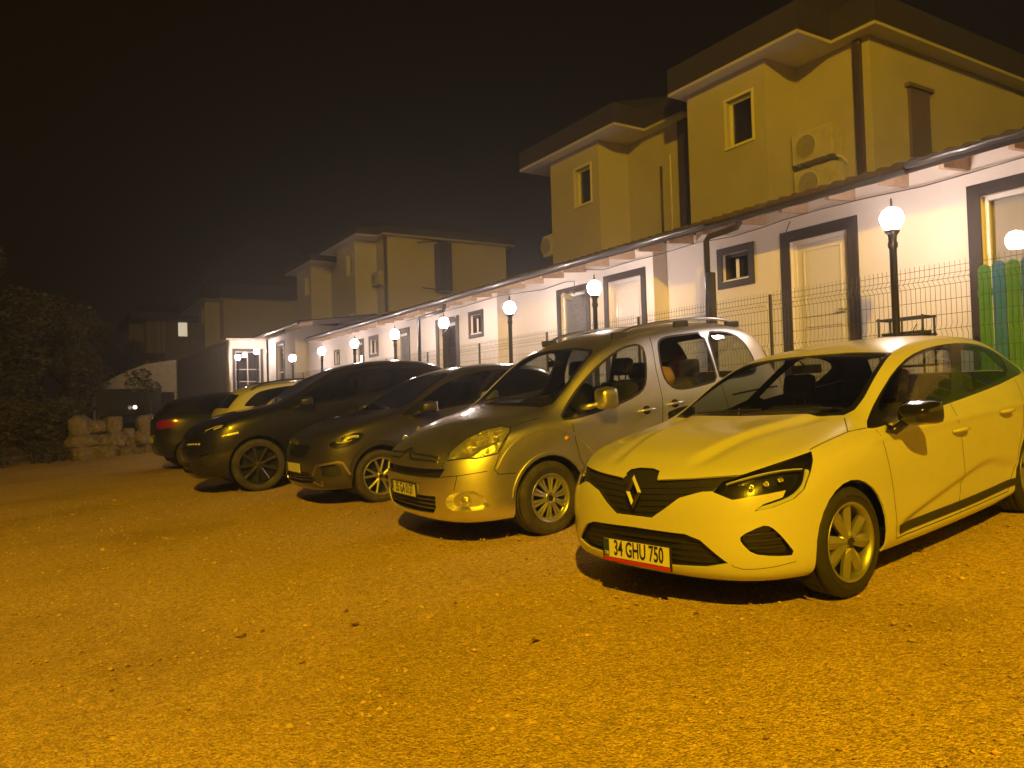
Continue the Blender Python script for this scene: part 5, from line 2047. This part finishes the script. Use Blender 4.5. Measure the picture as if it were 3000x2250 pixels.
# ------------------------------------------------------------------ wire fence
def fence():
    root = empty('wire_fence', (7.9, 10, TZ - .1))
    root.location = (0, 0, 0)
    tag(root, 'dark wire mesh fence running along the terrace edge behind the cars', 'fence')
    zb, zt = 1.40, 2.73
    x = 7.88
    pw = 2.5
    zs = [zb]
    prof = []          # (dx, z) of a vertical wire with its bends
    for z, d in ((zb, 0), (1.48, 0), (1.53, .03), (1.58, 0), (2.0, 0), (2.05, .03), (2.10, 0), (2.50, 0), (2.55, .045), (2.60, 0), (2.64, 0), (zt, 0)):
        prof.append((x - d, z))
    y = 1.5
    while y < 29:
        m = MB()
        k = 0
        while k * .052 < pw - .06:
            yy = y + .04 + k * .052
            m.tube([(px, yy, z) for px, z in prof], .0026, n=3, caps=False)
            k += 1
        for dz, dd in ((1.44, 0), (1.53, .03), (1.70, 0), (1.85, 0), (2.05, .03), (2.20, 0), (2.35, 0), (2.50, 0), (2.555, .045), (2.61, 0), (2.68, 0)):
            m.tube([(x - dd, y + .03, dz), (x - dd, y + pw - .03, dz)], .0032, n=3, caps=False)
        m.build('mesh_panel', MT['wire'], root)
        if y not in (4.0,):
            MB().box((x - .002, y - .016, 1.38), (x + .03, y + .016, 2.70), bev=.003).build('fence_post', MT['wire'], root)
        y += pw


fence()


def picket_fence():
    root = empty('picket_fence', (0, 0, 0))
    tag(root, 'green and blue painted picket fence at the right end behind the wire mesh', 'fence')
    y = 4.05
    k = 0
    while y > 1.9:
        w = .118
        hgt = 2.665 + (.02 if k % 2 else 0) + random.uniform(-.01, .01)
        yc = y - w / 2
        pts = [(yc - w / 2, TZ), (yc + w / 2, TZ), (yc + w / 2, hgt - .055)] + [(yc + w / 2 * math.cos(R(a)), hgt - .055 + .055 * math.sin(R(a))) for a in range(20, 180, 20)] + [(yc - w / 2, hgt - .055)]
        m = MB()
        m.prism(pts, 'x', 8.02, 8.04)
        m.build('picket', MT['green' if k % 2 == 0 else 'bluep'], root)
        y -= w + .014
        k += 1
    for z in (1.75, 2.35):
        MB().box((8.042, 1.9, z), (8.075, 4.07, z + .07)).build('rail', MT['green'], root)


picket_fence()

m = MB()
for y in (4.62, 5.12):
    for x in (8.0, 8.22):
        m.tube([(x, y, TZ), (x, y, 2.24)], .014, n=6)
for z in (2.22, 2.03, 1.7):
    m.tube([(8.0, 4.6, z), (8.0, 5.14, z), (8.22, 5.14, z), (8.22, 4.6, z)], .012, n=6, closed=True)
m.tube([(8.0, 4.85, 2.22), (8.0, 4.85, 2.03)], .010, n=6)
m.box((8.02, 4.64, 2.045), (8.2, 5.1, 2.075))
o = m.build('metal_rack', MT['black_iron'])
tag(o, 'black metal rack standing at the foot of the nearest globe lamp', 'rack')


# ------------------------------------------------------------------ houses behind
def house(name, label, z0, zt, Xb, Xr, yc, bay, yend, side_x1, strip=None, mat='plaster2', fasc=.5, rise=1.5, roof_y=None, win=True, over=.3, pipe=None, extras=None):
    """yc near corner (or where it joins its neighbour), bay=(y0,y1), yend far end"""
    root = empty(name, (0, 0, 0))
    tag(root, label, 'house')
    m = MB()
    wa, wb = bay[0] + .32, bay[0] + .93
    wz = (zt - 1.37, zt - .49)
    wh = [(wa, wb, wz[0], wz[1])] if win else []
    wallX(m, Xr, yc, bay[0], z0, zt)
    wallY(m, bay[0], Xb, Xr, z0, zt)
    wallX(m, Xb, bay[0], bay[1], z0, zt, wh, depth=.16)
    m.face([(Xr, bay[1], z0), (Xb, bay[1], z0), (Xb, bay[1], zt), (Xr, bay[1], zt)])
    wallX(m, Xr, bay[1], yend, z0, zt)
    if side_x1: wallY(m, yc, Xr, side_x1, z0, zt)
    m.face([(side_x1 or Xr + 6, yend, z0), (Xr, yend, z0), (Xr, yend, zt), (side_x1 or Xr + 6, yend, zt)])
    m.build('wall', MT[mat], root)
    if win:
        X = Xb + .10
        f = MB()
        for a, b in (((X, wa, wz[0]), (X + .05, wa + .05, wz[1])), ((X, wb - .05, wz[0]), (X + .05, wb, wz[1])), ((X, wa + .05, wz[0]), (X + .05, wb - .05, wz[0] + .05)), ((X, wa + .05, wz[1] - .05), (X + .05, wb - .05, wz[1]))):
            f.box(a, b)
        fr = f.build('window', MT['soffit'], root)
        MB().box((X + .02, wa + .05, wz[0] + .05), (X + .025, wb - .05, wz[1] - .05)).build('pane', MT['pane'], fr)
        MB().box((X + .2, wa - .1, wz[0] - .1), (X + .21, wb + .1, wz[1] + .1)).build('room', MT['darkroom'], fr)
        s = MB()
        t = .05
        s.box((Xb - .03, wa - t, wz[0] - .05), (Xb + .002, wb + t, wz[0]))
        s.box((Xb - .015, wa - t, wz[0]), (Xb + .002, wa, wz[1] + t))
        s.box((Xb - .015, wb, wz[0]), (Xb + .002, wb + t, wz[1] + t))
        s.box((Xb - .015, wa, wz[1]), (Xb + .002, wb, wz[1] + t))
        s.build('window_trim', MT['soffit'], fr)
    # roof: boxed eaves (soffit), dark fascia band, hipped top
    y0 = yc - over if side_x1 else yc
    by0 = bay[0] - .95
    by1 = yend + (.5 if strip is None else 0) if roof_y is None else roof_y
    far = (side_x1 or Xr + 6) + .3
    plan = [(Xr - over, y0), (Xr - over, by0), (Xb - over, by0), (Xb - over, by1), (far, by1), (far, y0)]
    s = MB()
    s.face([(x, y, zt) for x, y in plan])
    s.build('soffit', MT['soffit'], root)
    e_ = MB()
    for (xa, ya), (xb, yb) in zip(plan, plan[1:] + plan[:1]):
        if (xa, xb) == (far, far): continue
        e_.face([(xa, ya, zt - .002), (xb, yb, zt - .002), (xb, yb, zt + .055), (xa, ya, zt + .055)])
    e_.build('soffit_light_band', MT[mat], root)  # added wall-coloured band, standing in for the light on the soffit
    r = MB()
    plan0 = plan
    A = [r.bm.verts.new((x, y, zt + .055)) for x, y in plan]
    B = [r.bm.verts.new((x, y, zt + fasc)) for x, y in plan]
    n = len(plan)
    for i in range(n): r.bm.faces.new((A[i], A[(i + 1) % n], B[(i + 1) % n], B[i]))
    cx0, cx1 = Xr + 2.4, far - 1.5
    cy0, cy1 = (y0 + 2.2 if side_x1 else yc), by1 - 2.4
    if cy1 < cy0 + .2: cy1 = cy0 + .2
    T = [r.bm.verts.new(p) for p in ((cx0, cy0, zt + fasc + rise), (cx0, cy1, zt + fasc + rise), (cx1, cy1, zt + fasc + rise), (cx1, cy0, zt + fasc + rise))]
    r.bm.faces.new((B[0], B[1], T[0]))
    r.bm.faces.new((B[1], B[2], B[3], T[1], T[0]))
    r.bm.faces.new((B[3], B[4], T[2], T[1]))
    r.bm.faces.new((B[4], B[5], T[3], T[2]))
    r.bm.faces.new((B[5], B[0], T[0], T[3]))
    r.bm.faces.new((T[0], T[1], T[2], T[3]))
    r.build('roof', MT['roof_dark'], root)
    if pipe:
        MB().box((Xr - .09, pipe, z0), (Xr - .004, pipe + .13, zt - .02), bev=.01).build('downpipe', MT['brownpipe'], root)
    return root


def ac_unit(loc, label, facing='x', group=None, w=.84, h=.56):
    root = empty('air_conditioner', (0, 0, 0))
    m = MB()
    m.box((0, -w / 2, 0), (.30, w / 2, h), bev=.015)
    m.build('casing', MT['ac'], root)
    g = MB()
    c = (-.004, -w / 2 + .545, h / 2)
    g.lathe([(.20, -.004), (.21, -.012), (.225, -.012), (.23, .0)], c=c, axis='x', n=28)
    for r_ in (.05, .09, .13, .17):
        g.lathe([(r_ - .004, -.010), (r_ + .004, -.010)], c=c, axis='x', n=24)
    g.lathe([(0, .0), (.2, .0)], c=(-.0045, c[1], c[2]), axis='x', n=28, mi=1)
    g.build('fan_grille', [MT['ac'], MT['fan']], root)
    for ya in (-w / 2 + .12, w / 2 - .15):
        MB().box((.0, ya, -.04), (.34, ya + .03, -.002)).build('bracket', MT['steel'], root)
    MB().tube([(.15, -w / 2 + .04, .0), (.2, -w / 2 - .05, -.05), (.3, -w / 2 - .08, -.15)], .02).build('hose', MT['soffit'], root)
    root.location = loc
    tag(root, label, 'air conditioner', group)
    return root


house('corner_house', 'nearest two storey rendered house with dark downpipe and two air conditioners', TZ, 7.55, 11.3, 12.2, 7.76, (9.24, 11.19), 11.9, 18, pipe=7.90, roof_y=11.42, strip=1, fasc=.55, rise=1.7)
m = MB()
m.box((13.27, 7.70, 5.6), (13.87, 7.765, 6.83))
m.box((13.19, 7.66, 6.83), (13.97, 7.765, 6.90))
o = m.build('window_recess_panel', MT['shutter'], bpy.data.objects['corner_house'])  # proud panel in place of a recess, its darkness put into the colour
ac_unit((11.87, 8.74, 5.62), 'upper air conditioner on the nearest house above the other unit', group='air conditioners stacked on the nearest house')
ac_unit((11.87, 8.72, 4.94), 'lower air conditioner on the nearest house, half hidden by the tiled eave', group='air conditioners stacked on the nearest house')
h2 = house('joined_house', 'second rendered house joined to the nearest one, with dark wall strip and thin grey pipe', TZ, 7.56, 11.3, 12.2, 11.95, (14.10, 16.07), 17.2, 0, roof_y=17.06, fasc=.5, rise=1.4)
MB().box((12.13, 11.98, TZ), (12.2, 12.34, 7.54)).build('pilaster', MT['frame'], h2)
MB().tube([(12.14, 12.90, 6.7), (12.14, 12.90, 4.8)], .028).build('thin_pipe', MT['brownpipe'], h2)
MB().tube([(12.16, 12.62, 6.9), (12.16, 12.62, 4.8)], .018).build('thin_pipe', MT['soffit'], h2)
b = MB()
b.box((12.14, 16.5, 4.6), (12.19, 16.56, 7.1))
b.box((12.14, 16.95, 4.6), (12.19, 17.01, 7.1))
b.box((12.14, 16.56, 7.04), (12.19, 16.95, 7.1))
bb = b.build('balcony_door', MT['upvc'], h2)
MB().box((12.17, 16.56, 4.6), (12.195, 16.95, 7.04)).build('pane', MT['gloss_black'], bb)
ac_unit((11.6, 16.62, 5.3), 'air conditioner on the far flank of the second house beside its balcony door', w=.7)
h3 = house('middle_house', 'dim rendered house with a long side wall and protruding dark shutter', 2.1, 8.40, 11.3, 12.25, 29.1, (30.32, 32.54), 35.5, 17.9, pipe=29.2, roof_y=34.0, strip=1, mat='plaster3', fasc=.35, rise=1.2)
m = MB()
m.box((14.35, 28.55, 6.2), (14.9, 29.09, 8.22))
m.build('shutter_box', MT['frame'], h3)
m = MB()
m.tube([(13.4, 28.7, 8.15), (14.35, 28.6, 8.26), (14.9, 28.6, 8.2)], .03)
m.tube([(13.6, 28.75, 6.3), (14.35, 28.6, 6.22)], .02)
m.build('clothes_rail', MT['frame'], h3)
ac_unit((11.93, 30.0 - .25, 6.45), 'faint air conditioner on the middle house left of its corner pipe', w=.8)
house('far_joined_house', 'dim house joined to the middle one with a lower left roof', 2.1, 8.36, 11.3, 12.3, 35.5, (36.3, 38.6), 40, 0, roof_y=39.8, mat='plaster3', fasc=.35, rise=1.0)
house('distant_dark_house', 'unlit house behind the end building with a dark shallow roof', 2.1, 8.5, 9.2, 10.1, 50.5, (51.7, 53.9), 58, 16.5, roof_y=59.5, mat='plaster3', fasc=1.0, rise=3.4)


def far_house():
    root = empty('farthest_house', (0, 0, 0))
    tag(root, 'farthest house with balcony columns and one lit window', 'house')
    Y = 61.5
    m = MB()
    wallY(m, Y, 6.9, 11.5, 2, 8.3, [(9.06, 9.72, 7.15, 8.24)], depth=.25)
    m.face([(6.9, Y, 2), (6.9, Y, 8.3), (6.9, Y + 8, 8.3), (6.9, Y + 8, 2)])
    wallY(m, Y + 1.5, 5.9, 6.9, 2, 8.3)
    m.build('wall', MT['concrete'], root)
    MB().box((9.0, Y + .26, 7.1), (9.8, Y + .3, 8.3)).build('lit_window', MT['lit'], root)
    for x in (6.98, 7.60, 7.95):
        MB().box((x - .07, Y - 1.1, 5.6), (x + .07, Y - .95, 8.1)).build('column', MT['plaster2'], root)
    MB().box((5.75, Y - 1.2, 4.95), (8.0, Y, 5.2)).build('balcony_slab', MT['plaster2'], root)
    MB().box((5.75, Y - 1.2, 5.2), (8.0, Y - 1.12, 5.8)).build('balcony_wall', MT['frame'], root)
    r = MB()
    A = [(5.7, Y - 1.3, 8.2), (11.8, Y - 1.3, 8.2), (11.8, Y + 8, 8.2), (5.7, Y + 8, 8.2)]
    B = [(5.7, Y - 1.3, 8.75), (11.8, Y - 1.3, 8.75), (11.8, Y + 8, 8.75), (5.7, Y + 8, 8.75)]
    T = [(7.8, Y + 2, 10.1), (10, Y + 2, 10.1), (10, Y + 5, 10.1), (7.8, Y + 5, 10.1)]
    for i in range(4):
        j = (i + 1) % 4
        r.face([A[i], A[j], B[j], B[i]])
        r.face([B[i], B[j], T[j], T[i]])
    r.face(T)
    r.face(A)
    r.build('roof', MT['roof_dark'], root)


far_house()
m = MB()
m.prism([(1.92, 2.35), (5.2, 2.35), (5.2, 3.75), (3.96, 3.56), (1.95, 2.60)], 'y', 36.0, 36.15)
m.prism([(2.0, .3), (2.1, .3), (2.1, 2.35), (2.0, 2.35)], 'y', 36.02, 36.12)
m.prism([(5.1, .3), (5.2, .3), (5.2, 2.35), (5.1, 2.35)], 'y', 36.02, 36.12)
o = m.build('sloping_canopy', MT['concrete'])
tag(o, 'pale canopy with a sloping top beyond the rocks and young tree', 'canopy')

# ------------------------------------------------------------------ left side: rocks, gate sheet, trees
def rocks():
    rnd = random.Random(5)
    root = empty('rock_wall', (2.2, 27.2, 0))
    root.location = (0, 0, 0)
    tag(root, 'rough stone retaining wall of pale boulders at the back left of the lot', 'wall')
    from mathutils import noise
    for row in range(3):
        lowr = row == 2
        x = 1.0 + rnd.uniform(-.2, 0)
        while x < 4.6:
            w = rnd.uniform(.3, .85)
            h = .52 * rnd.uniform(.7, 1.25)
            if lowr and rnd.random() < .35:
                x += w
                continue
            bm = bmesh.new()
            bmesh.ops.create_icosphere(bm, subdivisions=3, radius=1)
            off = Vector((rnd.uniform(0, 50), rnd.uniform(0, 50), 0))
            for v in bm.verts:
                n = v.co.normalized()
                n = Vector([math.copysign(abs(c) ** .6, c) for c in n])
                k = 1 + .22 * noise.noise(n * 1.7 + off) + .08 * noise.noise(n * 5 + off)
                v.co = Vector((n.x * w * .56, n.y * .4, n.z * h * .54)) * k
            fo = finish(bm, 'boulder', MT['rock'], root, smooth=False)
            fo.location = (x + w / 2, 27.1 + rnd.uniform(-.08, .08) + row * .08, .22 + row * .43)
            fo.rotation_euler = (rnd.uniform(-.2, .2), rnd.uniform(-.2, .2), rnd.uniform(-.3, .3))
            x += w * .92


rocks()
m = MB()
m.box((1.7, 28.3, 1.4), (3.6, 28.34, 2.28))
for x in (1.72, 3.3): m.box((x - .03, 28.22, 0), (x + .03, 28.29, 2.35))
o = m.build('metal_gate', MT['gloss_black'])
tag(o, 'dark glossy gate sheet behind the rock wall reflecting a small light', 'gate')
m = MB()
m.lathe([(0, -.06), (.05, -.04), (.06, 0), (.05, .04), (0, .06)], n=12)
o = m.build('garden_light', nmat('small_light', (.8, .8, .7), .4, emit=(1, .8, .55), estr=6))
o.location = (2.72, 27.55, 1.66)
tag(o, 'tiny warm light low on top of the rock wall', 'lamp')


def crown_mesh(blobs, n, size, seed, mat, name, parent):
    rnd = random.Random(seed)
    bm = bmesh.new()
    tot = sum(b[3] ** 2 for b in blobs)
    for (cx, cy, cz, r) in blobs:
        for k in range(int(n * r * r / tot)):
            while True:
                p = Vector((rnd.uniform(-1, 1), rnd.uniform(-1, 1), rnd.uniform(-1, 1)))
                if .2 < p.length < 1 and rnd.random() < p.length ** 1.5: break
            c = Vector((cx, cy, cz)) + Vector((p.x * r, p.y * r, p.z * r * .85))
            a = Matrix.Rotation(rnd.uniform(0, 6.28), 3, 'Z') @ Matrix.Rotation(rnd.uniform(-1.2, 1.2), 3, 'X') @ Matrix.Rotation(rnd.uniform(-1, 1), 3, 'Y')
            s = size * rnd.uniform(.6, 1.5)
            q = [a @ Vector(v) * s for v in ((-.5, 0, 0), (0, .3, .06), (.6, 0, 0), (0, -.3, .06))]
            bm.faces.new([bm.verts.new(c + v) for v in q])
    return finish(bm, name, mat, parent, smooth=False)


def tree(loc, h, w, seed, label, mat='leaf', n=5000, group=None, size=.16, low=.25, name='broadleaf_tree'):
    rnd = random.Random(seed)
    root = empty(name, loc)
    tag(root, label, 'tree', group)
    t = MB()
    t.tube([(0, 0, -.1), (.05, 0, h * .2), (-.05, .1, h * .45), (.05, .1, h * .8)], [.16, .13, .09, .03], n=10)
    for k in range(7):
        a = k * 2.4
        z = h * (.25 + .08 * k)
        t.tube([(0, 0, z), (w * .2 * math.cos(a), w * .2 * math.sin(a), z + h * .12), (w * .38 * math.cos(a), w * .38 * math.sin(a), z + h * .2)], [.06, .04, .015], n=7)
    t.build('trunk', MT['bark'], root)
    bl = []
    for k in range(18):
        a = rnd.uniform(0, 6.28)
        z = rnd.uniform(low, .92)
        rr = w * .5 * math.sqrt(max(.05, 1 - ((z - .5) / .55) ** 2)) * rnd.uniform(.3, .95)
        bl.append((rr * math.cos(a), rr * math.sin(a), z * h, w * rnd.uniform(.13, .24)))
    crown_mesh(bl, n, size, seed, MT[mat], 'crown', root)


TG = 'dark trees and bushes at the left edge of the lot'
for loc, h, w, sd, lb, mt_ in [((-3.2, 30.5, -.2), 8.5, 6.4, 1, 'tallest dark tree at the left edge of the lot', 'leaf'),
                               ((.2, 35, -.1), 6.6, 4.0, 2, 'dark tree right of the tallest one behind the bushes', 'leaf2'),
                               ((2.0, 44, .6), 5.8, 3.4, 3, 'smaller dark tree beyond the rock wall', 'leaf'),
                               ((4.3, 52, 1.2), 5.2, 3.6, 4, 'rightmost dark tree, in front of the farthest house balcony', 'leaf2')]:
    tree(loc, h, w, sd, lb, mt_, group=TG, n=9000 if sd == 1 else 6000)
for (x, y, r, sd, lb) in [(-2.2, 27.5, 1.9, 21, 'low dark bush at the far left foot of the trees'), (-.1, 28.3, 1.7, 22, 'round dark bush between the left bush and the rock wall'), (-4.6, 25.5, 1.8, 23, 'dark bush cut by the left edge of the photo')]:
    root = empty('bush', (x, y, gz(x)))
    tag(root, lb, 'bush', 'dark bushes at the left back of the lot')
    rnd = random.Random(sd)
    bl = [(rnd.uniform(-r, r) * .6, rnd.uniform(-r, r) * .4, rnd.uniform(.2, 1) * r * .9, r * rnd.uniform(.3, .5)) for k in range(10)]
    crown_mesh(bl, 5000, .12, sd, MT['leaf' if sd != 22 else 'leaf2'], 'foliage', root)
    MB().tube([(0, 0, -.1), (.05, 0, r * .5), (0, .05, r)], [.06, .04, .01]).build('stem', MT['bark'], root)
root = empty('young_tree', (3.25, 27.6, 1.35))
tag(root, 'thin young tree with sparse leaves above the rock wall', 'tree')
t = MB()
t.tube([(0, 0, -.6), (-.05, 0, .4), (-.15, 0, .9), (-.4, 0, 1.5)], [.022, .018, .012, .005])
for a, b in (((-.1, 0, .7), (.25, .1, .95)), ((-.12, 0, .8), (-.55, 0, 1.0)), ((-.2, 0, 1.0), (-.7, .1, 1.25)), ((-.25, 0, 1.1), (0, 0, 1.4))): t.tube([a, b], [.01, .004], n=6)
t.build('trunk', MT['bark'], root)
crown_mesh([(-.55, 0, 1.05, .28), (-.3, 0, 1.35, .26), (-.65, 0, 1.35, .22), (.1, 0, .95, .2), (-.15, 0, 1.05, .22)], 330, .11, 31, MT['leaf'], 'crown', root)


# ------------------------------------------------------------------ haze volume added to stand in for lens glare
m = MB()
m.box((-63, -43, -7), (63, 103, 12.5))
hz = m.build('haze', None)
hz.data.materials.clear()
hm = bpy.data.materials.new('glare_haze')
hm.use_nodes = True
t = hm.node_tree
t.nodes.clear()
o = t.nodes.new('ShaderNodeOutputMaterial')
pv = t.nodes.new('ShaderNodeVolumePrincipled')
pv.inputs['Color'].default_value = (.9, .88, .86, 1)
pv.inputs['Density'].default_value = .0066
pv.inputs['Anisotropy'].default_value = .74
t.links.new(pv.outputs[0], o.inputs['Volume'])
hz.data.materials.append(hm)
tag(hz, 'thin added haze over the whole place, standing in for lens glare', kind='stuff')
SC.cycles.volume_bounces = 0
